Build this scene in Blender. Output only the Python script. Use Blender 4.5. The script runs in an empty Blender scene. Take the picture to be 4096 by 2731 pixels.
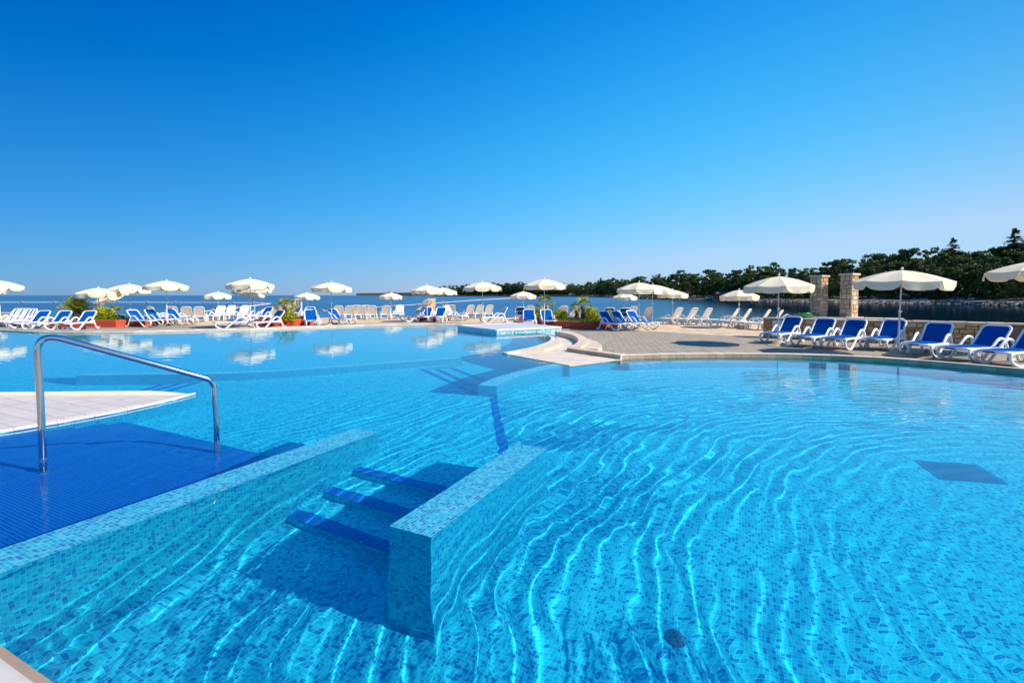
import bpy, bmesh, math, random
import numpy as np
from mathutils import Vector, Matrix
from mathutils.geometry import intersect_point_tri_2d
S = bpy.context.scene
C = S.collection
R = math.radians
random.seed(7)
# ------------------------------------------------------------------ camera, sky, sun, exposure
FOC, HOR, CH, PIT = 1945.0, 1181.0, 1.75, R(2.0)
PY = HOR + FOC * math.tan(PIT)
cd = bpy.data.cameras.new('camera'); cam = bpy.data.objects.new('camera', cd); C.objects.link(cam); S.camera = cam
cam.location = (0, 0, CH); cam.rotation_euler = (R(90) - PIT, 0, 0)
cd.sensor_width = 36; cd.lens = FOC / 4096 * 36; cd.shift_y = -(1365.5 - PY) / 4096; cd.clip_end = 60000; cd.clip_start = .05
EXPO = .60
SUN_EL, SUN_XY = R(40), Vector((.945, -.327)).normalized()
w = bpy.data.worlds.new('World'); S.world = w; w.use_nodes = True
wn = w.node_tree
sky = wn.nodes.new('ShaderNodeTexSky'); sky.sky_type = 'NISHITA'; sky.sun_disc = False
sky.sun_elevation = SUN_EL; sky.sun_rotation = math.atan2(SUN_XY.x, SUN_XY.y)
sky.air_density = 1.0; sky.dust_density = 0.3; sky.ozone_density = 3.0; sky.altitude = 0
def wnode(t, **k):
    x = wn.nodes.new(t)
    for q, v in k.items(): setattr(x, q, v)
    return x
def wmath(op, a, b=None):
    x = wnode('ShaderNodeMath', operation=op)
    for i, v in enumerate((a, b)):
        if v is None: continue
        if isinstance(v, (int, float)): x.inputs[i].default_value = v
        else: wn.links.new(v, x.inputs[i])
    return x.outputs[0]
# a polarised, deep blue grading of the clear sky: each channel of the Nishita sky to a power, times a smooth function of height and of the way to the sun
tcw = wnode('ShaderNodeTexCoord'); sxyz = wnode('ShaderNodeSeparateXYZ'); wn.links.new(tcw.outputs['Generated'], sxyz.inputs[0])
zz = wmath('MINIMUM', wmath('MAXIMUM', sxyz.outputs[2], 0.0), .52)
zz2 = wmath('MULTIPLY', zz, zz)
ss = wmath('MINIMUM', wmath('ADD', wmath('MULTIPLY', sxyz.outputs[0], SUN_XY.x), wmath('MULTIPLY', sxyz.outputs[1], SUN_XY.y)), .62)
sc3 = wnode('ShaderNodeSeparateColor'); wn.links.new(sky.outputs[0], sc3.inputs[0]); cc3 = wnode('ShaderNodeCombineColor')
s2_ = wmath('MULTIPLY', ss, ss)
for ch, (c0, c1, c2, c3, c4, c5) in enumerate(((.041, -6.227, 1.227, 1.069, -.582, -.70), (-.164, 1.573, -4.203, .195, -.505, -1.867), (.184, 1.205, -1.688, -.052, -.448, -1.005))):
    e = wmath('ADD', wmath('ADD', wmath('MULTIPLY', zz, c1), wmath('MULTIPLY', zz2, c2)), wmath('ADD', wmath('MULTIPLY', ss, c3), c0))
    e = wmath('ADD', e, wmath('MULTIPLY', s2_, wmath('ADD', wmath('MULTIPLY', zz, c5), c4)))
    base = wmath('POWER', wmath('MULTIPLY', sc3.outputs[ch], .1), .5)
    val = wmath('MULTIPLY', base, wmath('EXPONENT', e))
    if ch == 0: val = wmath('MAXIMUM', wmath('SUBTRACT', wmath('MULTIPLY', wmath('MINIMUM', val, .44), 1.03), .012), .0)
    wn.links.new(wmath('MULTIPLY', val, 10.0), cc3.inputs[ch])
wn.links.new(cc3.outputs[0], wn.nodes['Background'].inputs[0]); wn.nodes['Background'].inputs[1].default_value = .1 / 2 ** EXPO
sl = bpy.data.lights.new('sun', 'SUN'); sl.energy = 4.6; sl.angle = R(.53); sl.color = (1, .90, .77); sl.cycles.is_caustics_light = True
sun = bpy.data.objects.new('sun', sl); C.objects.link(sun); sun.location = (30, -10, 30)
sdir = Vector((SUN_XY.x * math.cos(SUN_EL), SUN_XY.y * math.cos(SUN_EL), math.sin(SUN_EL)))
sun.rotation_euler = sdir.to_track_quat('Z', 'Y').to_euler()
S.view_settings.view_transform = 'Standard'; S.view_settings.look = 'None'; S.view_settings.exposure = EXPO; S.view_settings.gamma = 1
S.view_settings.use_curve_mapping = False
S.cycles.max_bounces = 10; S.cycles.transparent_max_bounces = 8; S.cycles.sample_clamp_indirect = 6

# ------------------------------------------------------------------ helpers
RIMZ = .10         # pool rim above the pool water (z = 0)
DZ = -.49          # the sun deck lies two steps below the brimming water
K = 1.358          # one world unit is about 0.73 m: a 2.4 m umbrella is 3.3 units tall
S.unit_settings.scale_length = .73
def G(pts): return [(p[0] * K, p[1] * K) for p in pts]       # deck plan, drawn in umbrella metres, into world units
SEA = -1.2
UX, UY = Vector((.435, .900)), Vector((.900, -.435))
def W(u, v, z=None):
    p = UX * u + UY * v
    return (p.x, p.y) if z is None else (p.x, p.y, z)
def at(px, py, z=DZ):
    x = (px - 2048) / FOC; y = -(py - PY) / FOC
    d = (x, math.cos(PIT) + y * math.sin(PIT), -math.sin(PIT) + y * math.cos(PIT)); t = (z - CH) / d[2]
    return Vector((d[0] * t, d[1] * t, z))
def at_water(px, py, z):
    x = (px - 2048) / FOC; y = -(py - PY) / FOC
    d = (x, math.cos(PIT) + y * math.sin(PIT), -math.sin(PIT) + y * math.cos(PIT)); t = -CH / d[2]
    h = math.hypot(d[0], d[1]); s = h / math.sqrt(h * h + d[2] ** 2) / 1.333; tn = s / math.sqrt(1 - s * s)
    return Vector((d[0] * t + d[0] / h * tn * -z, d[1] * t + d[1] / h * tn * -z, z))
def at_dist(px, Y, z=0.):
    return Vector(((px - 2048) / FOC * (Y * math.cos(PIT) - (z - CH) * math.sin(PIT)), Y, z))

class NT:
    def __init__(s, name):
        s.m = bpy.data.materials.new(name); s.m.use_nodes = True; s.t = s.m.node_tree; s.b = s.t.nodes['Principled BSDF']
    def n(s, typ, **k):
        x = s.t.nodes.new('ShaderNode' + typ)
        for a, b in k.items(): setattr(x, a, b)
        return x
    def l(s, a, b): s.t.links.new(a, b)
    def co(s, out='Object'):
        return s.n('TexCoord').outputs[out]
    def math(s, op, a, b=None, c=None):
        x = s.n('Math', operation=op)
        for i, v in enumerate((a, b, c)):
            if v is None: continue
            if isinstance(v, (int, float)): x.inputs[i].default_value = v
            else: s.l(v, x.inputs[i])
        return x.outputs[0]
    def vmath(s, op, a, b=None):
        x = s.n('VectorMath', operation=op)
        for i, v in enumerate((a, b)):
            if v is None: continue
            if isinstance(v, (tuple, list)): x.inputs[i].default_value = v
            else: s.l(v, x.inputs[i])
        return x.outputs[0]
    def noise(s, vec, scale, detail=3, rough=.5, out=0):
        x = s.n('TexNoise'); s.l(vec, x.inputs['Vector']); x.inputs['Scale'].default_value = scale
        x.inputs['Detail'].default_value = detail; x.inputs['Roughness'].default_value = rough
        return x.outputs[out]
    def ramp(s, fac, stops, interp='LINEAR'):
        x = s.n('ValToRGB'); x.color_ramp.interpolation = interp; e = x.color_ramp.elements
        while len(e) < len(stops): e.new(.5)
        for i, (p, c) in enumerate(stops): e[i].position = p; e[i].color = (*c, 1) if len(c) == 3 else c
        s.l(fac, x.inputs[0]); return x.outputs[0]
    def mix(s, fac, a, b, mode='MIX'):
        x = s.n('Mix', data_type='RGBA', blend_type=mode)
        for i, v in ((0, fac), (6, a), (7, b)):
            if isinstance(v, (int, float)): x.inputs[i].default_value = v
            elif isinstance(v, tuple): x.inputs[i].default_value = (*v, 1)
            else: s.l(v, x.inputs[i])
        return x.outputs[2]
    def bump(s, h, strength=.3, dist=.01, normal=None):
        x = s.n('Bump'); x.inputs['Strength'].default_value = strength; x.inputs['Distance'].default_value = dist
        s.l(h, x.inputs['Height'])
        if normal is not None: s.l(normal, x.inputs['Normal'])
        return x.outputs[0]
    def set(s, **k):
        for a, v in k.items():
            i = s.b.inputs[a.replace('_', ' ')]
            if isinstance(v, (int, float)): i.default_value = v
            elif isinstance(v, tuple): i.default_value = (*v, 1) if len(v) == 3 else v
            else: s.l(v, i)
        return s.m

def mosaic(name, cols, cell=.03, grout=(.10, .62, .72), gw=.035, rough=.25, rotz=0.0):
    """square glass mosaic: a hash of the tile's own cell picks its glaze, joints in between; works on faces of any axis of the object"""
    s = NT(name); tc = s.n('TexCoord')
    P = tc.outputs['Object']; N = tc.outputs['Normal']
    mp = s.vmath('ADD', P, (31.237, 17.113, 9.0071))
    sc = s.n('VectorMath', operation='SCALE'); s.l(N, sc.inputs[0]); sc.inputs['Scale'].default_value = -.006
    q = s.vmath('DIVIDE', s.vmath('ADD', mp, sc.outputs[0]), (cell, cell, cell))
    fl = s.vmath('FLOOR', q); wnz = s.n('TexWhiteNoise', noise_dimensions='3D'); s.l(fl, wnz.inputs['Vector'])
    col = s.ramp(wnz.outputs['Value'], cols, 'CONSTANT')
    fr = s.n('SeparateXYZ'); s.l(s.vmath('FRACTION', q), fr.inputs[0]); na = s.n('SeparateXYZ'); s.l(s.vmath('ABSOLUTE', N), na.inputs[0])
    g = None
    for i in range(3):
        d = s.math('SUBTRACT', .5, s.math('ABSOLUTE', s.math('SUBTRACT', fr.outputs[i], .5)))
        e = s.math('MULTIPLY', s.math('LESS_THAN', d, gw), s.math('LESS_THAN', na.outputs[i], .5))
        g = e if g is None else s.math('MAXIMUM', g, e)
    big = s.noise(P, .8, 2)
    col = s.mix(s.math('MULTIPLY', big, .12), col, (.01, .40, .62))
    out = s.mix(g, col, grout)
    s.set(Base_Color=out, Roughness=rough, Specular_IOR_Level=.35)
    return s.m
LT, MD, DK = (.003, .59, .73), (.002, .42, .65), (.001, .23, .52)
M = {}
M['mosaic'] = mosaic('pool_mosaic', [(0, LT), (.34, MD), (.60, (.003, .51, .69)), (.79, DK)])
M['mosaic_light'] = mosaic('wall_cap_mosaic', [(0, (.005, .56, .68)), (.4, (.14, .62, .70)), (.55, (.004, .44, .60)), (.76, (.002, .24, .48))], grout=(.5, .66, .68), gw=.05)
M['mosaic_blue'] = mosaic('dark_blue_mosaic', [(0, (.001, .045, .42)), (.5, (.001, .038, .36)), (.85, (.002, .055, .47))], grout=(.02, .34, .60), gw=.055)
M['mosaic_slab'] = mosaic('slab_mosaic', [(0, (.40, .74, .76)), (.30, (.04, .44, .58)), (.50, (.72, .84, .80)), (.68, (.005, .24, .46)), (.86, (.12, .56, .66))], cell=.045, grout=(.6, .72, .72))

def flat(name, col, rough=.5, metal=0., var=.0, vs=8., bump=0., bs=60., spec=None):
    s = NT(name)
    c = col
    if var:
        f = s.noise(s.co(), vs, 4, .6)
        c = s.mix(f, tuple(max(0, a * (1 - var)) for a in col), tuple(min(1, a * (1 + var)) for a in col))
    s.set(Base_Color=c, Roughness=rough, Metallic=metal)
    if spec is not None: s.set(Specular_IOR_Level=spec)
    if bump: s.set(Normal=s.bump(s.noise(s.co(), bs, 4, .6), bump, .01))
    return s.m
def rnd_mat(name, stops, rough=.75, bump=.3, bs=30., grain=.25, gs=12.):
    """each object (a tile, a stone) takes its own tone"""
    s = NT(name); oi = s.n('ObjectInfo'); at_ = s.n('Attribute', attribute_name='tone')
    f = s.math('FRACT', s.math('ADD', oi.outputs['Random'], at_.outputs['Fac']))
    c = s.ramp(f, stops); g = s.noise(s.co(), gs, 5, .65)
    c = s.mix(grain, c, s.ramp(g, [(.3, (.35, .3, .25)), (.7, (1, 1, 1))]), 'MULTIPLY')
    s.set(Base_Color=c, Roughness=rough)
    if bump: s.set(Normal=s.bump(s.noise(s.co(), bs, 5, .7), bump, .01))
    return s.m
M['white'] = flat('white_plastic', (.80, .80, .79), .35, var=.03)
M['white_old'] = flat('weathered_white_plastic', (.80, .76, .68), .5, var=.08, vs=5)
M['blue'] = flat('blue_mesh_fabric', (.0002, .075, .34), .8, var=.08, vs=30, bump=.2, bs=400, spec=.02)
M['pale_blue'] = flat('pale_blue_plastic', (.25, .5, .72), .5)
M['navy'] = flat('grey_foot_plate', (.02, .03, .06), .4)
M['rubber'] = flat('grey_rubber', (.25, .25, .24), .6)
M['steel'] = flat('polished_steel', (.62, .63, .64), .12, 1.)
M['pole'] = flat('grey_steel_pole', (.50, .52, .55), .35, .6)
M['pole_white'] = flat('white_painted_pole', (.82, .82, .80), .4)
M['concrete'] = flat('umbrella_base_concrete', (.52, .48, .38), .9, var=.2, vs=20, bump=.5, bs=90)
M['gravel'] = flat('gravel_fill', (.46, .34, .20), .95, var=.5, vs=60, bump=1., bs=90)
s = NT('cream_canvas'); tr = s.n('BsdfTranslucent'); cc = s.mix(s.noise(s.co(), 3, 3), (.82, .71, .50), (.86, .76, .56)); s.l(cc, tr.inputs[0])
ms = s.n('MixShader'); ms.inputs[0].default_value = .14; s.set(Base_Color=cc, Roughness=.85, Specular_IOR_Level=.15)
s.set(Normal=s.bump(s.noise(s.co(), 9, 3), .25, .02)); s.l(s.b.outputs[0], ms.inputs[1]); s.l(tr.outputs[0], ms.inputs[2]); s.l(ms.outputs[0], s.t.nodes['Material Output'].inputs[0]); M['canvas'] = s.m
s = NT('striped_fabric'); sx = s.n('SeparateXYZ'); s.l(s.co(), sx.inputs[0])
f = s.math('GREATER_THAN', s.math('FRACT', s.math('MULTIPLY', sx.outputs[1], 5.2)), .55)
M['stripe'] = s.set(Base_Color=s.mix(f, (.8, .8, .8), (.01, .08, .42)), Roughness=.8)
M['terracotta'] = flat('terracotta_render', (.55, .065, .022), .8, var=.18, vs=6, bump=.3, bs=50)
M['soil'] = flat('planter_soil', (.08, .05, .03), .95, var=.4, bump=.6)
M['tan'] = rnd_mat('tan_ceramic_tile', [(0, (.64, .48, .33)), (.5, (.69, .53, .37)), (1, (.74, .58, .42))], .55, .1, 60, .12)
M['tan_deck'] = rnd_mat('pale_deck_tile', [(0, (.50, .45, .41)), (.5, (.54, .49, .45)), (1, (.57, .52, .47))], .6, .12, 80, .1)
M['cream'] = rnd_mat('cream_nosing_tile', [(0, (.66, .55, .38)), (.5, (.72, .62, .46)), (1, (.76, .66, .50))], .5, .08, 60, .08)
M['facing'] = rnd_mat('shade_brown_facing_tile', [(0, (.46, .30, .18)), (.5, (.52, .35, .21)), (1, (.58, .40, .25))], .5, .1, 60, .12)  # tan coping tile browned: shade on the upright faces is put into the glaze
M['tan_face'] = flat('brown_grout_bed', (.30, .22, .15), .8, var=.2)
M['apron'] = None
s = NT('wet_apron_tile'); br = s.n('TexBrick'); mp = s.n('Mapping'); s.l(s.co(), mp.inputs[0]); mp.inputs['Rotation'].default_value = (0, 0, R(-25)); s.l(mp.outputs[0], br.inputs[0])
br.inputs['Scale'].default_value = 1; br.inputs['Brick Width'].default_value = .25; br.inputs['Row Height'].default_value = .125; br.inputs['Mortar Size'].default_value = .004
br.inputs['Color1'].default_value = (.66, .51, .36, 1); br.inputs['Color2'].default_value = (.72, .58, .42, 1); br.inputs['Mortar'].default_value = (.40, .32, .24, 1)
M['apron'] = s.set(Base_Color=s.mix(s.noise(s.co(), 1.6, 4, .6), br.outputs[0], (.70, .60, .46)), Specular_IOR_Level=.3, Roughness=s.ramp(s.noise(s.co(), 2.2, 3), [(.36, (.10,) * 3), (.52, (.6,) * 3)]), Normal=s.bump(s.noise(s.co(), 3, 3), .25, .02))
M['white_tile'] = rnd_mat('white_glazed_tile', [(0, (.72, .72, .70)), (1, (.80, .80, .78))], .3, .0, 60, .05)
M['paver'] = rnd_mat('grey_paver', [(0, (.31, .265, .195)), (.5, (.345, .295, .22)), (1, (.38, .325, .245))], .9, .4, 70, .3, 20)
M['paver_bed'] = flat('paver_joint_sand', (.24, .205, .155), .95, var=.2)
s = NT('grey_paving_far'); br = s.n('TexBrick'); mp = s.n('Mapping'); s.l(s.co(), mp.inputs[0]); mp.inputs['Rotation'].default_value = (0, 0, R(80)); s.l(mp.outputs[0], br.inputs[0])
br.inputs['Scale'].default_value = .736; br.inputs['Brick Width'].default_value = .4; br.inputs['Row Height'].default_value = .2; br.inputs['Mortar Size'].default_value = .006
br.inputs['Color1'].default_value = (.30, .258, .19, 1); br.inputs['Color2'].default_value = (.36, .31, .235, 1); br.inputs['Mortar'].default_value = (.09, .085, .075, 1)
M['paving'] = s.set(Base_Color=s.mix(.35, br.outputs[0], s.ramp(s.noise(s.co(), 1.3, 4), [(.3, (.55, .52, .5)), (.7, (1, 1, 1))]), 'MULTIPLY'), Roughness=.9)
s = NT('beige_stone_terrace'); vo = s.n('TexVoronoi'); vo.inputs['Scale'].default_value = 1.9; s.l(s.co(), vo.inputs['Vector'])
ve = s.n('TexVoronoi', feature='DISTANCE_TO_EDGE'); ve.inputs['Scale'].default_value = 1.9; s.l(s.co(), ve.inputs['Vector'])
bc = s.ramp(vo.outputs['Color'], [(.1, (.54, .40, .25)), (.5, (.63, .48, .31)), (.9, (.70, .57, .40))])
bc = s.mix(s.ramp(ve.outputs[0], [(.0, (1, 1, 1)), (.05, (0, 0, 0))]), bc, (.30, .22, .14))
M['terrace'] = s.set(Base_Color=s.mix(.45, bc, s.ramp(s.noise(s.co(), 7, 5, .7), [(.3, (.65, .55, .45)), (.65, (1.15, 1.1, 1.05))]), 'MULTIPLY'), Roughness=.9, Normal=s.bump(s.noise(s.co(), 20, 4), .5, .01))
M['stone'] = rnd_mat('wall_stone', [(0, (.42, .23, .09)), (.2, (.56, .38, .20)), (.4, (.50, .25, .08)), (.6, (.64, .48, .31)), (.8, (.54, .30, .12)), (1, (.66, .50, .32))], .85, .8, 22, .6, 9)
M['stone_light'] = rnd_mat('pale_pillar_stone', [(0, (.62, .43, .24)), (.25, (.72, .56, .38)), (.5, (.62, .36, .15)), (.75, (.74, .60, .43)), (1, (.54, .30, .14))], .85, .7, 22, .5, 9)
M['cream_stone'] = rnd_mat('cream_ramp_stone', [(0, (.72, .60, .42)), (1, (.80, .69, .50))], .8, .4, 22, .2, 9)
M['cap'] = rnd_mat('pale_cap_stone', [(0, (.60, .47, .33)), (.5, (.66, .54, .40)), (1, (.72, .60, .46))], .8, .6, 25, .3, 12)
M['mortar'] = flat('wall_mortar', (.15, .12, .085), .95, var=.2)
M['seawall'] = flat('cream_sea_wall', (.62, .52, .36), .85, var=.12, vs=3, bump=.3)
# ---- sea
s = NT('sea_water'); P = s.co(); mp = s.n('Mapping'); s.l(P, mp.inputs[0]); mp.inputs['Scale'].default_value = (.6, 1, 1)
h = s.math('ADD', s.noise(mp.outputs[0], 1.6, 6, .62), s.math('MULTIPLY', s.noise(mp.outputs[0], .11, 3), 2.2))
streak = s.n('Mapping'); s.l(P, streak.inputs[0]); streak.inputs['Scale'].default_value = (.0016, .011, 1)
sc_ = s.mix(s.ramp(s.noise(streak.outputs[0], 1, 4, .6), [(.38, (0, 0, 0)), (.66, (1, 1, 1))]), (.0005, .090, .19), (.0005, .135, .265))
sp3 = s.n('SeparateXYZ'); s.l(P, sp3.inputs[0])
lee = s.n('MapRange'); s.l(s.math('SUBTRACT', sp3.outputs[0], s.math('MULTIPLY', sp3.outputs[1], .33)), lee.inputs[0]); lee.inputs[1].default_value = -30; lee.inputs[2].default_value = 24; LEE_DARK = lee.outputs[0]
bm_ = s.n('Bump'); s.l(h, bm_.inputs['Height']); bm_.inputs['Distance'].default_value = .06; s.l(s.math('SUBTRACT', .5, s.math('MULTIPLY', LEE_DARK, .45)), bm_.inputs['Strength'])
df = s.n('BsdfDiffuse'); s.l(s.mix(LEE_DARK, sc_, (.001, .010, .020)), df.inputs[0]); gl = s.n('BsdfGlossy'); s.l(bm_.outputs[0], gl.inputs['Normal']); gl.inputs['Color'].default_value = (.95, .97, 1, 1)  # bay's body colour darkened to stand in for the wood's dark reflection
s.l(s.math('SUBTRACT', .42, s.math('MULTIPLY', LEE_DARK, .37)), gl.inputs['Roughness'])       # the bay lies in the lee of the wood and is calmer
fr3 = s.n('Fresnel'); fr3.inputs[0].default_value = 1.333; mx = s.n('MixShader'); s.l(s.math('MINIMUM', fr3.outputs[0], s.math('ADD', .22, s.math('MULTIPLY', LEE_DARK, .25))), mx.inputs[0]); s.l(df.outputs[0], mx.inputs[1]); s.l(gl.outputs[0], mx.inputs[2])
s.l(mx.outputs[0], s.t.nodes['Material Output'].inputs[0]); M['sea'] = s.m
# ---- pool water: clear, ripples from the mesh near by, from fine relief further off
mw = bpy.data.materials.new('pool_water'); mw.use_nodes = True; t = mw.node_tree; t.nodes.clear()
g = t.nodes.new('ShaderNodeBsdfGlass'); g.inputs['IOR'].default_value = 1.333; g.inputs['Roughness'].default_value = 0; g.inputs['Color'].default_value = (.93, .985, 1, 1)
o_ = t.nodes.new('ShaderNodeOutputMaterial'); t.links.new(g.outputs[0], o_.inputs[0])
tc = t.nodes.new('ShaderNodeTexCoord'); m1 = t.nodes.new('ShaderNodeMapping'); t.links.new(tc.outputs['Object'], m1.inputs[0]); m1.inputs['Scale'].default_value = (.55, 1.5, 1)
n1 = t.nodes.new('ShaderNodeTexNoise'); n1.inputs['Scale'].default_value = 2.6; n1.inputs['Detail'].default_value = 1.3; t.links.new(m1.outputs[0], n1.inputs['Vector'])
sx = t.nodes.new('ShaderNodeSeparateXYZ'); t.links.new(tc.outputs['Object'], sx.inputs[0])
mr = t.nodes.new('ShaderNodeMapRange'); mr.inputs[1].default_value = 6.; mr.inputs[2].default_value = 16.; mr.inputs[3].default_value = .035; mr.inputs[4].default_value = .15; t.links.new(sx.outputs[1], mr.inputs[0])
b_ = t.nodes.new('ShaderNodeBump'); b_.inputs['Distance'].default_value = .022; t.links.new(mr.outputs[0], b_.inputs['Strength']); t.links.new(n1.outputs[0], b_.inputs['Height']); t.links.new(b_.outputs[0], g.inputs['Normal'])
M['water'] = mw

def tag(o, label=None, cat=None, group=None, kind=None):
    for k, v in (('label', label), ('category', cat), ('group', group), ('kind', kind)):
        if v: o[k] = v
    return o
class MB:
    def __init__(s): s.v, s.f, s.t = [], [], []
    def add(s, vs, fs, tone=None):
        b = len(s.v); s.v += [tuple(p) for p in vs]; s.f += [tuple(b + i for i in f) for f in fs]
        if tone is not None: s.t += [tone] * len(fs)
        return s
    def box(s, x0, x1, y0, y1, z0, z1, fn=None, tone=None):
        v = [(x, y, z) for z in (z0, z1) for y in (y0, y1) for x in (x0, x1)]
        if fn: v = [fn(*p) for p in v]
        return s.add(v, [(0, 2, 3, 1), (4, 5, 7, 6), (0, 1, 5, 4), (2, 6, 7, 3), (0, 4, 6, 2), (1, 3, 7, 5)], tone)
    def bbox(s, x0, x1, y0, y1, z0, z1, c=.006, fn=None, tone=None):
        """box with its top edges eased"""
        lo = [(x0, y0, z0), (x1, y0, z0), (x1, y1, z0), (x0, y1, z0)]
        mi = [(x0, y0, z1 - c), (x1, y0, z1 - c), (x1, y1, z1 - c), (x0, y1, z1 - c)]
        hi = [(x0 + c, y0 + c, z1), (x1 - c, y0 + c, z1), (x1 - c, y1 - c, z1), (x0 + c, y1 - c, z1)]
        v = lo + mi + hi
        if fn: v = [fn(*p) for p in v]
        f = [(8, 9, 10, 11)] + [(i, (i + 1) % 4, 4 + (i + 1) % 4, 4 + i) for i in range(4)] + [(4 + i, 4 + (i + 1) % 4, 8 + (i + 1) % 4, 8 + i) for i in range(4)]
        return s.add(v, f, tone)
    def prism(s, pts, z0, z1, tone=None):
        n = len(pts)
        a = sum(pts[i][0] * pts[(i + 1) % n][1] - pts[(i + 1) % n][0] * pts[i][1] for i in range(n))
        if a < 0: pts = pts[::-1]
        v = [(p[0], p[1], z0) for p in pts] + [(p[0], p[1], z1) for p in pts]
        return s.add(v, [tuple(range(n - 1, -1, -1)), tuple(range(n, 2 * n))] + [(i, (i + 1) % n, n + (i + 1) % n, n + i) for i in range(n)], tone)
    def tube(s, path, r, n=8, closed=False, sx=1., sy=1., cap=True, side=None):
        P = [Vector(p) for p in path]; k = len(P); rings = []; prev = None
        for i in range(k):
            if closed: d = P[(i + 1) % k] - P[i - 1]
            else: d = P[min(i + 1, k - 1)] - P[max(i - 1, 0)]
            d.normalize()
            if side is not None: a = Vector(side); a = (a - d * a.dot(d)).normalized()
            elif prev is None:
                a = d.cross(Vector((0, 0, 1)))
                if a.length < .1: a = d.cross(Vector((1, 0, 0)))
                a.normalize()
            else: a = (prev - d * prev.dot(d)).normalized()
            prev = a; b = d.cross(a); rr = r[i] if isinstance(r, (list, tuple)) else r
            rings.append([P[i] + a * math.cos(2 * math.pi * (j + .5) / n) * rr * sx + b * math.sin(2 * math.pi * (j + .5) / n) * rr * sy for j in range(n)])
        v = [p for g_ in rings for p in g_]; f = []
        for i in range(k if closed else k - 1):
            A, B = i * n, ((i + 1) % k) * n
            f += [(A + j, A + (j + 1) % n, B + (j + 1) % n, B + j) for j in range(n)]
        if cap and not closed: f += [tuple(range(n - 1, -1, -1)), tuple((k - 1) * n + j for j in range(n))]
        return s.add(v, f)
    def lathe(s, prof, n=16, cx=0, cy=0):
        v = [(cx + r * math.cos(2 * math.pi * j / n), cy + r * math.sin(2 * math.pi * j / n), z) for r, z in prof for j in range(n)]
        f = [(i * n + j, i * n + (j + 1) % n, (i + 1) * n + (j + 1) % n, (i + 1) * n + j) for i in range(len(prof) - 1) for j in range(n)]
        f += [tuple(range(n - 1, -1, -1)), tuple((len(prof) - 1) * n + j for j in range(n))]
        return s.add(v, f)
    def mesh(s, name, mat, smooth=False):
        me = bpy.data.meshes.new(name); me.from_pydata(s.v, [], s.f)
        for m_ in (mat if isinstance(mat, list) else [mat]): me.materials.append(m_)
        if s.t and len(s.t) == len(s.f):
            a = me.attributes.new('tone', 'FLOAT', 'FACE'); a.data.foreach_set('value', s.t)
        if smooth:
            me.shade_smooth()
            if smooth != 'full': me.set_sharp_from_angle(angle=R(35))
        me.update(); return me
    def build(s, name, mat, parent=None, smooth=False, pool=False):
        return link(name, s.mesh(name, mat, smooth), parent, pool)
def link(name, me, parent=None, pool=False):
    o = bpy.data.objects.new(name, me); C.objects.link(o)
    if parent is not None: o.parent = parent
    if pool: o.cycles.is_caustics_receiver = True
    return o
def empty(name, loc=(0, 0, 0), rz=0.): 
    o = bpy.data.objects.new(name, None); C.objects.link(o); o.location = loc; o.rotation_euler = (0, 0, rz); o.empty_display_size = .2; return o
def kids(o): return [c for c in bpy.data.objects if c.parent == o]
KIDS = {}
def copy_tree(o, parent=None):
    if o.name not in KIDS: KIDS[o.name] = kids(o)
    c = o.copy(); C.objects.link(c); c.parent = parent
    for ch in KIDS[o.name]: copy_tree(ch, c)
    return c
def smoothpath(P, sub=5, closed=False):
    P = [Vector(p) for p in P]; out = []; n = len(P)
    for i in range(n if closed else n - 1):
        a, b, c, d = (P[(i + k) % n] if closed else P[min(max(i + k, 0), n - 1)] for k in (-1, 0, 1, 2))
        for j in range(sub):
            t = j / sub
            out.append(.5 * ((2 * b) + (c - a) * t + (2 * a - 5 * b + 4 * c - d) * t * t + (3 * b - a - 3 * c + d) * t ** 3))
    if not closed: out.append(P[-1])
    return out
def fill(name, loops, z, mat, parent=None, pool=False):
    bm = bmesh.new(); es = []
    for L in loops:
        vs = [bm.verts.new((p[0], p[1], z)) for p in L]
        es += [bm.edges.new((vs[i], vs[(i + 1) % len(vs)])) for i in range(len(vs))]
    bmesh.ops.triangle_fill(bm, use_beauty=True, use_dissolve=False, edges=es, normal=(0, 0, 1))
    me = bpy.data.meshes.new(name); bm.to_mesh(me); bm.free(); me.materials.append(mat)
    return link(name, me, parent, pool)
def resample(P, step):
    P = [Vector(p) for p in P]; out = [P[0].copy()]; acc = 0.
    tot = sum((P[i + 1] - P[i]).length for i in range(len(P) - 1)); n = max(1, round(tot / step)); st = tot / n; need = st; pos = 0.
    for i in range(len(P) - 1):
        L = (P[i + 1] - P[i]).length
        while need <= pos + L + 1e-6 and len(out) <= n:
            out.append(P[i].lerp(P[i + 1], (need - pos) / L)); need += st
        pos += L
    return out

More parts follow.
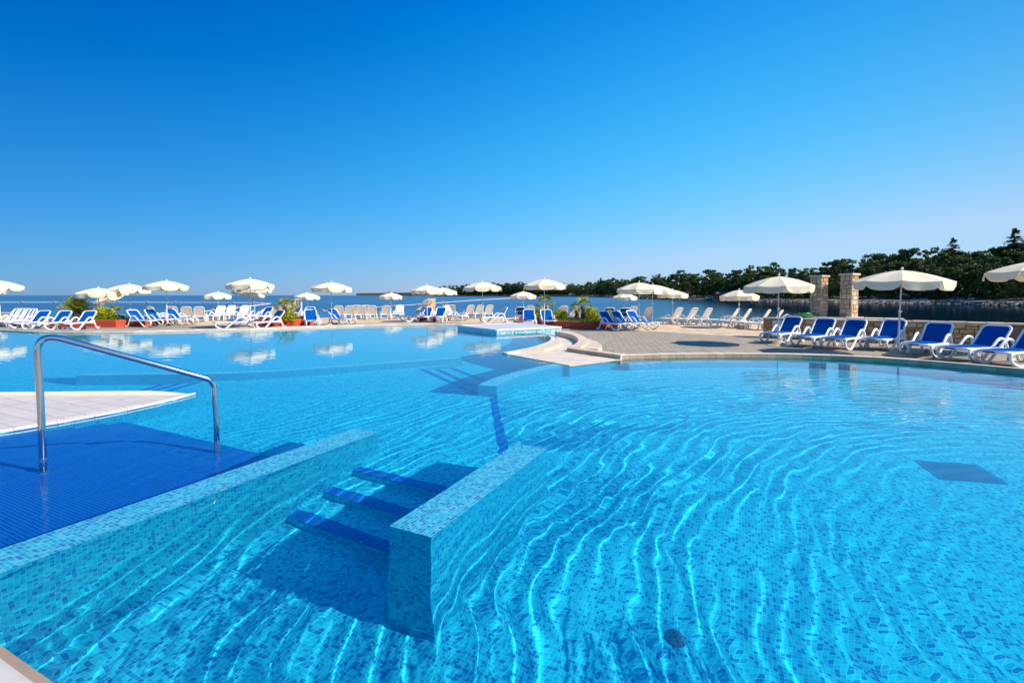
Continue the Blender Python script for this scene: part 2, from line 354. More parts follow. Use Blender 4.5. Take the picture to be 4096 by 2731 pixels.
# ------------------------------------------------------------------ pool outline (world metres, water at z = 0)
FAR = [(-36, 28.2), (-30, 25.6), (-25, 23.75), (-22.2, 22.7), (-19.7, 22.4), (-17.6, 22.6), (-16.2, 23.1), (-14.6, 23.6), (-13.1, 24.2), (-11.6, 25.3), (-10.2, 26.3), (-8.4, 27.3), (-6.5, 27.95), (-4.6, 28.3), (-2.8, 28.4), (-.6, 28.4)]
RIGHT = [(3.0, 13.25), (3.7, 13.42), (4.5, 13.55), (5.2, 13.62), (5.97, 13.65), (6.7, 13.64), (7.4, 13.58), (8.1, 13.46), (8.8, 13.26), (9.6, 12.86), (10.4, 12.2), (11.0, 11.45), (11.5, 10.7), (12.1, 9.6), (12.6, 8.2), (12.9, 6.4), (12.7, 4), (11.6, 1.2)]
RIM = [(-.27, 14.5), (.1, 14.98), (.4, 15.46), (.69, 16.0), (.94, 16.63), (1.17, 17.3), (1.37, 18.), (1.49, 18.6), (1.57, 19.25), (1.6, 19.8), (1.59, 20.32), (1.55, 20.8), (1.51, 21.1)]
OUT = [W(.97, -9.3), W(.97, -6), W(.97, -3), W(.97, 0), W(.97, 3.5), W(.97, 7)] + RIGHT[::-1] + [(1.43, 12.0)] + RIM + [(1.5, 23.1), (1.0, 25.6), (.3, 28.2)] + FAR[::-1] + [(-38, 18), (-30, 6), (-16, 0)]
FL0, FL1 = -1.45, -1.0
pool = tag(fill('pool_basin_floor', [[(p[0] * 1.02, p[1] * 1.01) for p in OUT]], FL0, M['mosaic'], pool=True), kind='structure')
# the near floor in the walls' own grid, 3 mm above the sheet
frame_rz = math.atan2(-.435, .900)
ang = math.atan2(.900, .435)          # local x = u, local y = -v
def uvobj(o): o.rotation_euler = (0, 0, ang); return o
def L(u0, u1, v0, v1): return dict(x0=u0, x1=u1, y0=-v1, y1=-v0)
nf = MB(); nf.add([(.5, -4.2, FL0 + .003), (9, -4.2, FL0 + .003), (9, 5.0, FL0 + .003), (.5, 5.0, FL0 + .003)], [(0, 1, 2, 3)])
nf = tag(uvobj(nf.build('near_pool_floor', M['mosaic'], pool=True)), kind='structure')
wb = MB()
n = len(OUT)
for i in range(n):
    a, b = OUT[i], OUT[(i + 1) % n]
    wb.add([(a[0], a[1], FL0), (b[0], b[1], FL0), (b[0], b[1], .004), (a[0], a[1], .004)], [(0, 1, 2, 3)])
tag(wb.build('pool_side_walls', M['mosaic'], pool=True), kind='structure')

# mosaic pieces one by one on the near floor and wall caps
tile_me = {}
def tiles(parent, name, cells, mat, limit=300):
    """cells: (origin, ex, ey, n) in the parent's space; the nearest become parts, the rest one joined part"""
    key = name + parent.name
    me = None; rest = MB(); k = 0
    inv = parent.matrix_world.inverted() if False else None
    for (o, ex, ey, nn) in cells:
        o, ex, ey, nn = Vector(o), Vector(ex), Vector(ey), Vector(nn)
        h = .0012; c = .0016
        b = [o, o + ex, o + ex + ey, o + ey]; cx = o + (ex + ey) / 2
        tp = [p + nn * h + (cx - p).normalized() * c for p in b]
        vs = b + tp; fs = [(4, 5, 6, 7)] + [(i, (i + 1) % 4, 4 + (i + 1) % 4, 4 + i) for i in range(4)]
        if k < limit:
            m_ = MB().add(vs, fs).build(name, mat, parent, pool=True)
        else: rest.add(vs, fs)
        k += 1
    if rest.v: tag(rest.build(name + '_field', mat, parent, pool=True), kind='stuff')
CELL = .03
def grid_cells(u0, u1, v0, v1, z, near):
    """cells on a top face; local frame x=u, y=-v, phase matched to the mosaic material"""
    out = []
    ph = lambda a, off: (math.floor((a + off) / CELL) + 1) * CELL - off
    x = ph(u0, 31.237)
    while x + CELL <= u1:
        y = ph(-v1, 17.113)
        while y + CELL <= -v0:
            g_ = CELL * .045
            out.append(((x + g_, y + g_, z), (CELL - 2 * g_, 0, 0), (0, CELL - 2 * g_, 0), (0, 0, 1)))
            y += CELL
        x += CELL
    out.sort(key=lambda c_: (c_[0][0] - near[0]) ** 2 + (c_[0][1] + near[1]) ** 2)
    return out
CAPZ = -.028
def pool_wall(name, u0, u1, v0, v1, label, near, ncap):
    o = MB().box(u0, u1, -v1, -v0, FL0 - .02, CAPZ - .006).build(name, M['mosaic'], pool=True); uvobj(o)
    cp = MB().box(u0 + .001, u1 - .001, -v1 + .001, -v0 - .001, CAPZ - .006, CAPZ).build('wall_cap', M['mosaic_light'], o, pool=True)
    cells = grid_cells(u0, u1, v0, v1, CAPZ, near)[:ncap]
    tiles(o, 'mosaic_tile', cells, M['mosaic_light'])
    return tag(o, label, 'pool wall')
divider = pool_wall('submerged_pool_wall', 2.885, 5.17, -2.44, -2.05, 'short mosaic wall just under the water with its square end facing the steps', (2.9, -2.2), 900)
longwall = pool_wall('submerged_pool_wall', .97, 4.83, -4.65, -4.245, 'long mosaic wall just under the water beside the dark blue stairs', (1.5, -4.4), 1000)
tiles(nf, 'mosaic_tile', grid_cells(1.5, 2.9, -4.1, -1.2, FL0 + .003, (1.6, -2.6))[:5200], M['mosaic'])

# steps between the two walls
st = empty('underwater_steps'); tag(st, 'three mosaic steps with dark blue nosings between the two sunken walls', 'steps')
RZ = [(3.44, 3.90, -1.30, .4), (3.89, 4.355, -1.15, 0), (4.352, 4.362, -.999, 0)]
for i, (a, b, z, q_) in enumerate(RZ):
    sx_ = uvobj(MB().box(a, b + q_, 2.44, 4.245, FL0, z).build('step', M['mosaic'], st, pool=True))
    nz = MB().box(a - .003, a + .15, 2.44, 4.245, z - .012, z + .004).build('step_nosing', M['mosaic_blue'], sx_, pool=True)
# raised floor beyond
L1 = [at_water(1695, 1474, -1.0), at_water(1912, 1572, -1.0)]
L2 = [at_water(1755, 1474, -1.15), at_water(1912, 1547, -1.15)]
L3 = [at_water(1815, 1470, -1.30), at_water(1950, 1524, -1.30)]
BANDN, BANDF = W(5.16, -2.46), (-.3, 9.33)
up = [W(4.355, -2.3), W(5.16, -2.3), BANDN, BANDF, (-.67, 9.6), (L1[1].x, L1[1].y), (L1[0].x, L1[0].y), (-1.52, 13.5), (-3.5, 12.35), (-5.0, 11.45), (-6.4, 10.85), (-7.05, 10.75), (-7.0, 8.0), (-7.0, 6.6), W(3.97, -8.6), W(3.97, -4.6), W(4.355, -4.4)]
upo = fill('raised_pool_floor', [up], FL1, M['mosaic'], pool=True); tag(upo, kind='structure')
rz_ = MB()
for i in range(len(up)):
    a, b = up[i], up[(i + 1) % len(up)]
    rz_.add([(a[0], a[1], FL0 - .02), (b[0], b[1], FL0 - .02), (b[0], b[1], FL1), (a[0], a[1], FL1)], [(0, 1, 2, 3)])
rz_.build('floor_riser', M['mosaic'], upo, pool=True)
def strip(a, b, wd, z, side, parent, name='edge_stripe'):
    a, b = Vector((a[0], a[1])), Vector((b[0], b[1])); d = (b - a).normalized(); nn = Vector((-d.y, d.x)) * side * wd
    L_ = (b - a).length
    o = MB().box(0, L_, 0, wd * side, -.012, .004).build(name, M['mosaic_blue'], parent, pool=True)
    o.location = (a.x, a.y, z); o.rotation_euler = (0, 0, math.atan2(d.y, d.x)); return o
strip(BANDN, BANDF, .14, FL1, 1, upo)
strip(L1[0], L1[1], .15, FL1, -1, upo)
s2 = empty('underwater_steps'); tag(s2, 'submerged steps with three blue stripes before the far curved wall', 'steps')
for (A, B, z, Q) in ((L2, L1, -1.15, 0), (L3, L2, -1.30, 0)):
    MB().prism([(B[0].x, B[0].y), (B[1].x, B[1].y), (A[1].x, A[1].y), (A[0].x, A[0].y)], FL0, z).build('step', M['mosaic'], s2, pool=True)
    strip(A[0], A[1], .15, z, -1, s2, 'step_nosing')
s3 = empty('underwater_steps'); tag(s3, 'submerged blue striped steps behind the pale tiled island', 'steps')
for i, (x, z) in enumerate(((-7.4, -1.15), (-7.75, -1.30))):
    MB().box(x, x + .36, 8.0, 10.75, FL0, z).build('step', M['mosaic'], s3, pool=True)
    strip((x, 8.0), (x, 10.75), .14, z, -1, s3, 'step_nosing')
strip((-7.0, 8.0), (-7.0, 10.75), .14, FL1, -1, upo)
# curved submerged walls
def curved_wall(name, pts, wd, label, zt=CAPZ, side=1):
    P = [Vector(p).to_3d() for p in pts]; P = smoothpath(P, 5)
    inn, out = [], []
    for i, p in enumerate(P):
        d = (P[min(i + 1, len(P) - 1)] - P[max(i - 1, 0)]).normalized(); nn = Vector((-d.y, d.x, 0)) * side
        inn.append(p); out.append(p + nn * wd)
    def bld(nm, z0, z1, mat, par):
        b = MB(); k = len(P)
        for i in range(k - 1):
            q = [inn[i], inn[i + 1], out[i + 1], out[i]]
            v = [(a.x, a.y, z0) for a in q] + [(a.x, a.y, z1) for a in q]
            f = [(4, 5, 6, 7), (0, 1, 5, 4), (2, 3, 7, 6)]
            if i == 0: f.append((3, 0, 4, 7))
            if i == k - 2: f.append((1, 2, 6, 5))
            b.add(v, f)
        return b.build(nm, mat, par, pool=True)
    o = bld(name, FL0 - .02, zt - .006, M['mosaic'], None); bld('wall_cap', zt - .006, zt, M['mosaic_light'], o)
    return tag(o, label, 'pool wall')
curved_wall('submerged_pool_wall', [(-.29, 9.35), (.02, 10.2), (.55, 11.1), (1.25, 12.05), (1.75, 12.6)], .40, 'curved mosaic wall under the water running to the wet tan apron')
curved_wall('submerged_pool_wall', [(-9.53, 10.58), (-8.3, 10.72), (-6.4, 10.85), (-5.0, 11.41), (-3.49, 12.32), (-1.4, 13.55)], .30, 'far curved mosaic wall under the water in the wide left basin')
# bench along the right edge
b = MB(); Q = [Vector(p) for p in RIGHT[:15]]; 
for i in range(len(Q) - 1):
    d0 = (Q[min(i + 1, len(Q) - 1)] - Q[max(i - 1, 0)]).normalized(); d1 = (Q[min(i + 2, len(Q) - 1)] - Q[i]).normalized()
    n0, n1 = Vector((d0.y, -d0.x)), Vector((d1.y, -d1.x)); a, c_ = Q[i], Q[i + 1]; e, f_ = c_ + n1 * .45, a + n0 * .45
    b.add([(a.x, a.y, -.45), (c_.x, c_.y, -.45), (e.x, e.y, -.45), (f_.x, f_.y, -.45), (e.x, e.y, FL0), (f_.x, f_.y, FL0)], [(0, 1, 2, 3), (3, 2, 4, 5)])
tag(b.build('underwater_bench', M['mosaic'], pool=True), 'curved mosaic bench under the water along the right pool edge', 'bench')

# dark blue stairs left
bs = empty('blue_stairs'); tag(bs, 'wide submerged stairs of dark blue mosaic under the steel handrail', 'stairs')
lv = [(-.5, 3.0, -.20), (3.0, 3.36, -.35), (3.36, 3.72, -.50), (3.72, 3.98, -.65)]
for (a, b_, z) in lv:
    o = uvobj(MB().box(a, b_, 4.65, 9.2, FL0, z).build('stair_tread', M['mosaic_blue'], bs, pool=True))

# floor drain and grate
dr = empty('floor_drain', at_water(2697, 2552, FL0 + .004)); tag(dr, 'round grey drain cover on the near pool floor', 'drain')
MB().lathe([(.085, 0), (.085, .006), (.078, .010), (.0001, .012)], 24).build('cover', flat('drain_grey', (.02, .17, .30), .6, spec=.1), dr, pool=True)
for i in range(5):
    a = 2 * math.pi * i / 4; r_ = .045 if i < 4 else 0
    MB().lathe([(.006, .010), (.006, .016)], 8, r_ * math.cos(a), r_ * math.sin(a)).build('screw', M['navy'], dr, pool=True)
gq = [at_water(3677, 1840, FL0), at_water(3905, 1856, FL0), at_water(4010, 1942, FL0), at_water(3755, 1915, FL0)]
gc = sum(gq, Vector()) / 4; gx = (gq[1] - gq[0]).normalized()
gr = empty('floor_grate', (gc.x, gc.y, FL0 + .004), math.atan2(gx.y, gx.x)); tag(gr, 'square slotted suction grate on the right pool floor', 'grate')
gm = flat('grate_grey', (.015, .20, .40), .6, spec=.1); gd = flat('grate_slot_dark', (.005, .10, .25), .7)
MB().box(-.33, .33, -.3, .3, 0, .012).build('plate', gm, gr, pool=True)
for j in range(12):
    sb = MB()
    for i in range(9): sb.box(-.28 + i * .063, -.28 + i * .063 + .04, -.26 + j * .045, -.26 + j * .045 + .018, .012, .015)
    sb.build('slot_row', gd, gr, pool=True)

# ------------------------------------------------------------------ pool water surface
def axis(segs):
    out = [segs[0][0]]
    for a, b_, st_ in segs:
        n_ = max(1, round((b_ - a) / st_)); out += list(np.linspace(a, b_, n_ + 1)[1:])
    return np.array(out)
X = axis([(-38, -12, .3), (-12, -5.5, .1), (-5.5, 7.5, .024), (7.5, 13.2, .07)]); Y = axis([(-4, 1.2, .3), (1.2, 10.5, .026), (10.5, 16, .08), (16, 29, .25)])
XX, YY = np.meshgrid(X, Y)
r = np.hypot(XX - 7.2, YY - 2.2)
wob = .16 * np.sin(1.15 * YY + .5 * XX) + .07 * np.sin(2.9 * YY - 1.3 * XX + 1.) + .035 * np.sin(6.1 * YY + 1.7 * XX)
env = np.clip(1 - (r - 9.0) / 4.5, 0, 1) * np.clip((r - 2.4) / 3.0, 0, 1)
patch = .74 + .30 * np.sin(.9 * XX + .4 * YY + .7 * np.sin(.8 * YY)) * np.sin(.7 * YY - .35 * XX)
Z = .00105 * np.sin(2 * np.pi * (r + wob + .012 * np.sin(9 * YY + 4 * XX)) / .23) * env * patch + .0008 * np.sin(2 * np.pi * (r + .6 * wob + .05 * np.sin(2.3 * YY + XX)) / .43 + 1.) * env * (1.2 - patch)
Z += .0005 * np.sin(2 * np.pi * (r * 1.02 + .7 * wob + .06 * np.sin(4 * XX)) / .17) * env
Z += .0008 * np.sin(2 * np.pi * (.93 * XX - .2 * YY + .12 * np.sin(1.9 * YY)) / .52 + 1.3 * np.sin(.8 * YY)) * np.clip(1 - (YY - 8) / 4, 0, 1) * np.clip(1.2 - XX / 5, .15, 1)
Z += .0003 * np.sin(2 * np.pi * (.35 * XX + .94 * YY + .1 * np.sin(2.3 * XX)) / .41) * np.clip(1 - (YY - 9) / 4, 0, 1)
for (cx, cy, am) in ((-4.8, 4.92, .0008), (-3.56, 5.81, .0007), (-2.3, 2.6, .0009)):
    d = np.hypot(XX - cx, YY - cy); Z += am * np.cos(2 * np.pi * d / .11) * np.exp(-d / .35)
V = np.stack([XX, YY, Z], -1).reshape(-1, 3); nx = len(X)
i = np.arange((len(Y) - 1) * (nx - 1)); a = (i // (nx - 1)) * nx + i % (nx - 1)
F = np.stack([a, a + 1, a + nx + 1, a + nx], -1)
cxy = V[F].mean(1)
def inside(P, poly):
    res = np.zeros(len(P), bool); j = len(poly) - 1
    for i_ in range(len(poly)):
        xi, yi = poly[i_]; xj, yj = poly[j]
        c_ = ((yi > P[:, 1]) != (yj > P[:, 1])) & (P[:, 0] < (xj - xi) * (P[:, 1] - yi) / (yj - yi + 1e-12) + xi)
        res ^= c_; j = i_
    return res
cen = np.array([-3., 12.]); big = [tuple(cen + (np.array(p) - cen) * 1.012) for p in OUT]
F = F[inside(cxy, big)].astype(np.int32)
used = np.unique(F); rm = np.full(len(V), -1, np.int64); rm[used] = np.arange(len(used)); V = V[used]; F = rm[F].astype(np.int32)
me = bpy.data.meshes.new('pool_water'); me.vertices.add(len(V)); me.vertices.foreach_set('co', V.ravel()); me.loops.add(len(F) * 4); me.loops.foreach_set('vertex_index', F.ravel())
me.polygons.add(len(F)); me.polygons.foreach_set('loop_start', np.arange(len(F), dtype=np.int32) * 4); me.update(); me.validate(); me.shade_smooth(); me.materials.append(M['water'])
pw = link('pool_water', me); pw.cycles.is_caustics_caster = True; tag(pw, kind='structure')

# ------------------------------------------------------------------ decks, terrace, sea
TE = [(-60, 27.5), (-30.7, 29.15), (-28.6, 29.2), (-27.6, 33.6), (-23.7, 34.1), (-17.4, 35.6), (-13.9, 36.05), (-8.5, 36.9), (-3.7, 37.3), (1.9, 36.5), (6.05, 33.4), (8.56, 30.8), (11.5, 28.9), (14.6, 27.6), (18, 25), (22, 18), (34, 10), (34, -12), (-60, -12)]
TE = G(TE)
DOUT = OUT[:24] + [(2.25, 14.5), (2.65, 16.), (2.72, 18), (2.6, 21), (2.4, 23.6), (1.2, 26), (.3, 28.2)] + FAR[::-1] + [(-38, 18), (-30, 6), (-16, 0)]
tag(fill('stone_terrace', [TE, DOUT], DZ - .012, M['terrace']), kind='structure')
GR = [(-44, 31), (-30, 28.6), (-25, 26.4), (-21, 26.3), (-17.3, 27), (-12.2, 28.1), (-6.6, 29.1), (-.7, 29.2), (2.76, 28), (6.14, 22.75), (7.22, 21.5), (8.58, 19.9), (9.83, 19.0), (14.5, 16), (20, 12), (24, 2), (20, -10), (-40, -10), (-50, 10)]
GR = G(GR)
gp = tag(fill('grey_paving', [GR, DOUT], DZ - .006, M['paving']), kind='structure')
sw = MB()
for i in range(len(TE) - 4):
    a, b_ = TE[i], TE[i + 1]; sw.add([(a[0], a[1], SEA - 1), (b_[0], b_[1], SEA - 1), (b_[0], b_[1], DZ - .012), (a[0], a[1], DZ - .012)], [(0, 1, 2, 3)])
tag(sw.build('terrace_quay_wall', M['seawall']), 'cream stone quay wall at the outer edge of the terrace', 'wall')
tag(fill('sea', [[(-30000, -200), (30000, -200), (30000, 40000), (-30000, 40000)], [(p[0] * .985, p[1] - .5 if p[1] > 0 else p[1] + .5) for p in TE]], SEA, M['sea']), kind='structure')
# pavers one by one on the right deck
GRr = [(2.95, 13.9), (4.4, 14.0), (6., 14.1), (8.6, 13.85), (10.2, 13.1), (11.2, 12.2), (12.4, 10.3), (15.5, 12.6), (15.2, 14.8), (9.9, 18.9), (8.5, 19.75), (7.2, 21.3), (6.1, 22.6), (4.0, 23.6), (2.95, 22), (3.05, 19), (2.95, 17)]
GRr = G(GRr)
ph = R(-9.5); cs, sn = math.cos(ph), math.sin(ph); cand = []
for i in range(-40, 110):
    for j in range(-10, 90):
        x = i * .2 * K; y = (j * .4 + (.2 if i % 2 else 0)) * K
        wx, wy = x * cs - y * sn + 1, x * sn + y * cs + 10
        cand.append((wx, wy))
ok = inside(np.array(cand), GRr); cand = [c_ for c_, k in zip(cand, ok) if k]; cand.sort(key=lambda c_: math.hypot(*c_))
pav = MB().bbox(-.098 * K, .098 * K, -.198 * K, .198 * K, -.03, .0, .005).mesh('paver', M['paver']); rest = MB()
pbed = MB()
for k, (x, y) in enumerate(cand):
    tz = DZ + random.uniform(-.0015, .0015); tx, ty = random.uniform(-.006, .006), random.uniform(-.004, .004)
    if k < 300:
        o = link('paver', pav, gp); o.location = (x, y, tz); o.rotation_euler = (tx, ty, ph + random.uniform(-.008, .008))
    else:
        rest.bbox(-.098 * K, .098 * K, -.198 * K, .198 * K, -.03, .0, .004, fn=lambda a, b_, c_: (x + a * cs - b_ * sn, y + a * sn + b_ * cs, tz + c_ + tx * b_), tone=random.random())
tag(rest.build('paver_field', M['paver'], gp), kind='stuff')
b = MB(); b.prism(GRr, DZ - .02, DZ - .0045); tag(b.build('paver_bed', M['paver_bed'], gp), None)

def coping(parent, pts, step, wd, zt, zb, side, mat, name, over=.02, gap=.004, nose=.02):
    """one eased tile after the other along an edge; side=+1: deck lies left of the walking direction"""
    P = resample([Vector(p).to_3d() for p in pts], step)
    for i in range(len(P) - 1):
        a, b_ = P[i], P[i + 1]; d = (b_ - a); l = d.length; an = math.atan2(d.y, d.x)
        sec = [(-over, zb)] + [(-over + nose * (1 - math.cos(q)), zt - nose * (1 - math.sin(q))) for q in (np.linspace(0, math.pi / 2, 6) if nose > .03 else (0, math.pi / 4, math.pi / 2))] + [(wd, zt), (wd, zb)]
        m_ = MB(); k = len(sec)
        v = [(gap / 2, y * side, z) for y, z in sec] + [(l - gap / 2, y * side, z) for y, z in sec]
        f = [tuple(range(k)), tuple(range(2 * k - 1, k - 1, -1))] + [(q, k + q, k + (q + 1) % k, (q + 1) % k) for q in range(k)]
        if side < 0: f = [x_[::-1] for x_ in f]
        m_.add(v, f); o = m_.build(name, mat, parent, smooth=nose > .03); o.location = (a.x, a.y, random.uniform(-.001, .001)); o.rotation_euler = (0, 0, an)
cp = MB()
def bed(pts, wd, z0, z1, side, name, mat, parent=None):
    P = [Vector(p) for p in pts]; b = MB()
    for i in range(len(P) - 1):
        d0 = (P[min(i + 1, len(P) - 1)] - P[max(i - 1, 0)]).normalized(); d1 = (P[min(i + 2, len(P) - 1)] - P[i]).normalized()
        n0, n1 = Vector((-d0.y, d0.x)) * side, Vector((-d1.y, d1.x)) * side; a, c_ = P[i], P[i + 1]
        q = [a, c_, c_ + n1 * wd, a + n0 * wd]
        b.add([(p.x, p.y, z0) for p in q] + [(p.x, p.y, z1) for p in q], [(4, 5, 6, 7), (0, 1, 5, 4), (2, 3, 7, 6), (3, 0, 4, 7), (1, 2, 6, 5)])
    return b.build(name, mat, parent)
rc = tag(bed(RIGHT[:16], .30, -.60, RIMZ - .004, 1, 'right_pool_coping', M['tan_face']), kind='structure')
coping(rc, RIGHT[:16], .235, .14, RIMZ + .012, RIMZ - .002, 1, M['tan'], 'coping_tile', over=.012, nose=.012)
# vertical facing tiles under the coping
P = resample([Vector(p).to_3d() for p in RIGHT[:16]], .235)
for i in range(len(P) - 1):
    d = P[i + 1] - P[i]; l = d.length
    o = MB().bbox(.003, l - .003, -.008, .004, -.02, RIMZ - .004, .003).build('facing_tile', M['facing'], rc); o.location = P[i]; o.rotation_euler = (0, 0, math.atan2(d.y, d.x))
coping(rc, [(p[0] + .0, p[1] + .145) for p in RIGHT[:11]], .235, .14, RIMZ + .011, RIMZ - .002, 1, M['tan'], 'coping_tile', over=0, nose=.003)
lc = tag(bed(FAR, .5, -.60, RIMZ - .03, 1, 'far_pool_coping', M['tan_face']), kind='structure')
coping(lc, FAR[1:], .30, .26, RIMZ - .03, .005, 1, M['cream'], 'coping_tile', over=.02, nose=.02)
coping(lc, [(p[0], p[1] + .3) for p in FAR[1:]], .45, .3, RIMZ + .004, RIMZ - .04, 1, M['tan_deck'], 'gutter_cover', over=0, nose=.004)
# near edge at the camera's feet
ne = tag(bed([W(.99, -7), W(.99, 4)], 1.2, -.02, RIMZ - .04, -1, 'near_pool_coping', M['tan_face']), kind='structure')
coping(ne, [W(.955, -6.4), W(.955, 1.2)], .36, .42, RIMZ + .0, -.03, -1, M['tan_deck'], 'coping_tile', over=.03, nose=.12, gap=.0035)
# ------------------------------------------------------------------ pale tiled island, left
isl_edge = [Vector(W(u, v)) for u, v in ((2.0, -8.72), (2.67, -8.5), (3.26, -8.41), (3.98, -8.42), (4.38, -8.48), (4.71, -8.53), (5.24, -8.74))]
isl_back = [(-5.59, 8.52), (-8.88, 8.40), (-14, 8.2)]
ipoly = [tuple(p) for p in isl_edge] + [isl_back[1], isl_back[2], (-14, 4.5), (-9, 3.8)]
isl = MB().prism(ipoly, FL0, .02).build('tiled_island', M['mosaic'], pool=True); tag(isl, 'pale tiled wedge shaped platform standing just clear of the water', 'pool island')
fr_ = []
for iu in range(0, 20):
    for iv in range(0, 60): fr_.append((1.6 + iu * .25, -8.45 - iv * .125))
cc_ = np.array([W(u + .125, v - .06) for u, v in fr_]); shr = np.array(ipoly).mean(0); small = [tuple(np.array(p) + (shr - np.array(p)) / np.linalg.norm(shr - np.array(p)) * .13) for p in ipoly]
ok = inside(cc_, small) & (cc_[:, 0] > -10.5)
tl = MB().bbox(0, .243, 0, .120, 0, .010, .002).mesh('deck_tile', M['tan_deck']); cl = [f for f, k in zip(fr_, ok) if k]; cl.sort(key=lambda q: math.hypot(*W(*q)))
for (u, v) in cl[:290]:
    o = link('deck_tile', tl, isl); o.location = (*W(u, v), .021); o.rotation_euler = (0, 0, ang)
b = fill('tile_bed', [[tuple(np.array(p) + (shr - np.array(p)) * .004) for p in ipoly]], .024, M['tan_deck'], isl)
coping(isl, [tuple(p) for p in isl_edge], .40, .025, .034, .012, 1, M['white_tile'], 'edge_tile', over=.015, nose=.01, gap=.008)
P = resample([Vector((-5.62, 8.50, 0)), Vector((-8.88, 8.36, 0)), Vector((-12, 8.23, 0))], .36)
for i in range(len(P) - 1):
    d = P[i + 1] - P[i]; l = d.length; sec = [(.0, -.03)] + [(.075 - .075 * math.cos(q) , .02 + .075 * math.sin(q)) for q in np.linspace(.15, math.pi - .15, 9)] + [(.15, -.03)]; k = len(sec)
    t0 = min(1., .25 + i * .5)
    v = [(.003, y, z * (t0 if z > 0 else 1)) for y, z in sec] + [(l - .003, y, z * (min(1., t0 + .5) if z > 0 else 1)) for y, z in sec]
    o = MB().add(v, [tuple(range(k)), tuple(range(2 * k - 1, k - 1, -1))] + [(q, k + q, k + (q + 1) % k, (q + 1) % k) for q in range(k)]).build('edge_tile', M['cream'], isl, smooth=True); o.location = P[i]; o.rotation_euler = (0, 0, math.atan2(d.y, d.x))
# ------------------------------------------------------------------ wet apron, curved channel and rings
tag(MB().prism([(-.27, 14.5), (1.43, 11.98), (3.02, 13.2), (1.95, 15.1), (1.2, 16.2), (.5, 15.6)], -.3, .015).build('wet_apron', M['apron']), kind='structure')
def ring(name, inner, outer, z0, z1, mat, label=None, kind=None, top_tiles=True, cat=None, step=.3):
    I = resample([Vector(p).to_3d() for p in inner], 99); 
    nI = max(3, round(sum((Vector(inner[i + 1]) - Vector(inner[i])).length for i in range(len(inner) - 1)) / step))
    def rs(P, n_):
        tot = sum((Vector(P[i + 1]) - Vector(P[i])).length for i in range(len(P) - 1)); return resample([Vector(p).to_3d() for p in P], tot / n_ - 1e-6)[:n_ + 1]
    A, B = rs(smoothpath([Vector(p).to_3d() for p in inner], 4), nI), rs(smoothpath([Vector(p).to_3d() for p in outer], 4), nI)
    k = min(len(A), len(B)); b = MB()
    for i in range(k - 1):
        q = [A[i], A[i + 1], B[i + 1], B[i]]
        b.add([(p.x, p.y, z0) for p in q] + [(p.x, p.y, z1 - .012) for p in q], [(4, 7, 6, 5), (0, 4, 5, 1), (2, 6, 7, 3), (3, 7, 4, 0), (1, 5, 6, 2)])
    o = b.build(name, mat)
    if top_tiles:
        for i in range(k - 1):
            q = [A[i], A[i + 1], B[i + 1], B[i]]; c_ = sum(q, Vector()) / 4; q = [p + (c_ - p).normalized() * .003 for p in q]; t_ = [p + (c_ - p).normalized() * .006 for p in q]
            m_ = MB().add([(p.x - c_.x, p.y - c_.y, -.012) for p in q] + [(p.x - c_.x, p.y - c_.y, -.004) for p in q] + [(p.x - c_.x, p.y - c_.y, 0) for p in t_],
                          [(8, 11, 10, 9)] + [(j, 4 + j, 4 + (j + 1) % 4, (j + 1) % 4) for j in range(4)] + [(4 + j, 8 + j, 8 + (j + 1) % 4, 4 + (j + 1) % 4) for j in range(4)])
            t2 = m_.build('ring_tile', mat, o); t2.location = (c_.x, c_.y, z1)
    if kind: o['kind'] = kind
    tag(o, label, cat)
    return o
RIMo = [(p[0] + .19 * dx, p[1] + .19 * dy) for p, (dx, dy) in zip(RIM, [(.75, -.66), (.78, -.62), (.84, -.54), (.89, -.46), (.93, -.36), (.96, -.28), (.98, -.2), (.99, -.14), (1, -.04), (1, .02), (1, .05), (.99, .08), (.98, .1)])]
ring('white_pool_rim', [(p[0] - .02, p[1]) for p in RIM], RIMo, -.6, .05, M['white_tile'], 'curved white tiled rim holding the far basin', cat='pool rim')
R2 = [(1.0, 15.0), (1.38, 15.92), (1.64, 16.8), (1.78, 17.79), (1.79, 19.24), (1.69, 20.55), (1.55, 21.25)]
ring('tan_curved_ledge', RIMo[1:], R2, -.6, .075, M['tan'], 'curved tan tiled ledge between the white rim and the channel', cat='ledge')
CHI = [(1.72, 14.94), (2.06, 15.84), (2.29, 16.86), (2.42, 17.87), (2.43, 19.18), (2.26, 20.3), (1.89, 21.33)]
CHO = [(2.12, 14.94), (2.42, 15.84), (2.63, 16.86), (2.76, 17.87), (2.78, 19.18), (2.69, 20.49), (2.38, 21.5)]
tag(MB().prism(R2 + CHI[::-1], -.6, -.02).build('channel_floor', M['apron']), kind='structure')
ring('tan_curved_kerb', CHI, CHO, -.6, .17, M['tan'], 'higher curved tan kerb between the channel and the grey paving', cat='kerb')
ST = [(2.6, 14.68), (2.86, 15.4), (2.98, 16.3), (2.98, 17.2), (2.88, 18.2)]
ring('tan_corner_step', [(2.1, 14.9), (2.42, 15.84), (2.63, 16.86), (2.74, 17.6), (2.77, 18.2)], ST, -.6, .125, M['tan'], 'low tan tiled step curving beside the paving corner', cat='step')
KW = [(1.70, 15.0), (2.2, 14.25), (2.95, 13.15)]
ring('tan_straight_kerb', KW, [(1.9, 15.15), (2.38, 14.42), (3.12, 13.45)], -.6, .13, M['tan'], 'straight tan tiled kerb from the channel mouth to the pool corner', cat='kerb', step=.22)
P = resample([Vector(p).to_3d() for p in KW], .22); kw = bpy.data.objects['tan_straight_kerb']
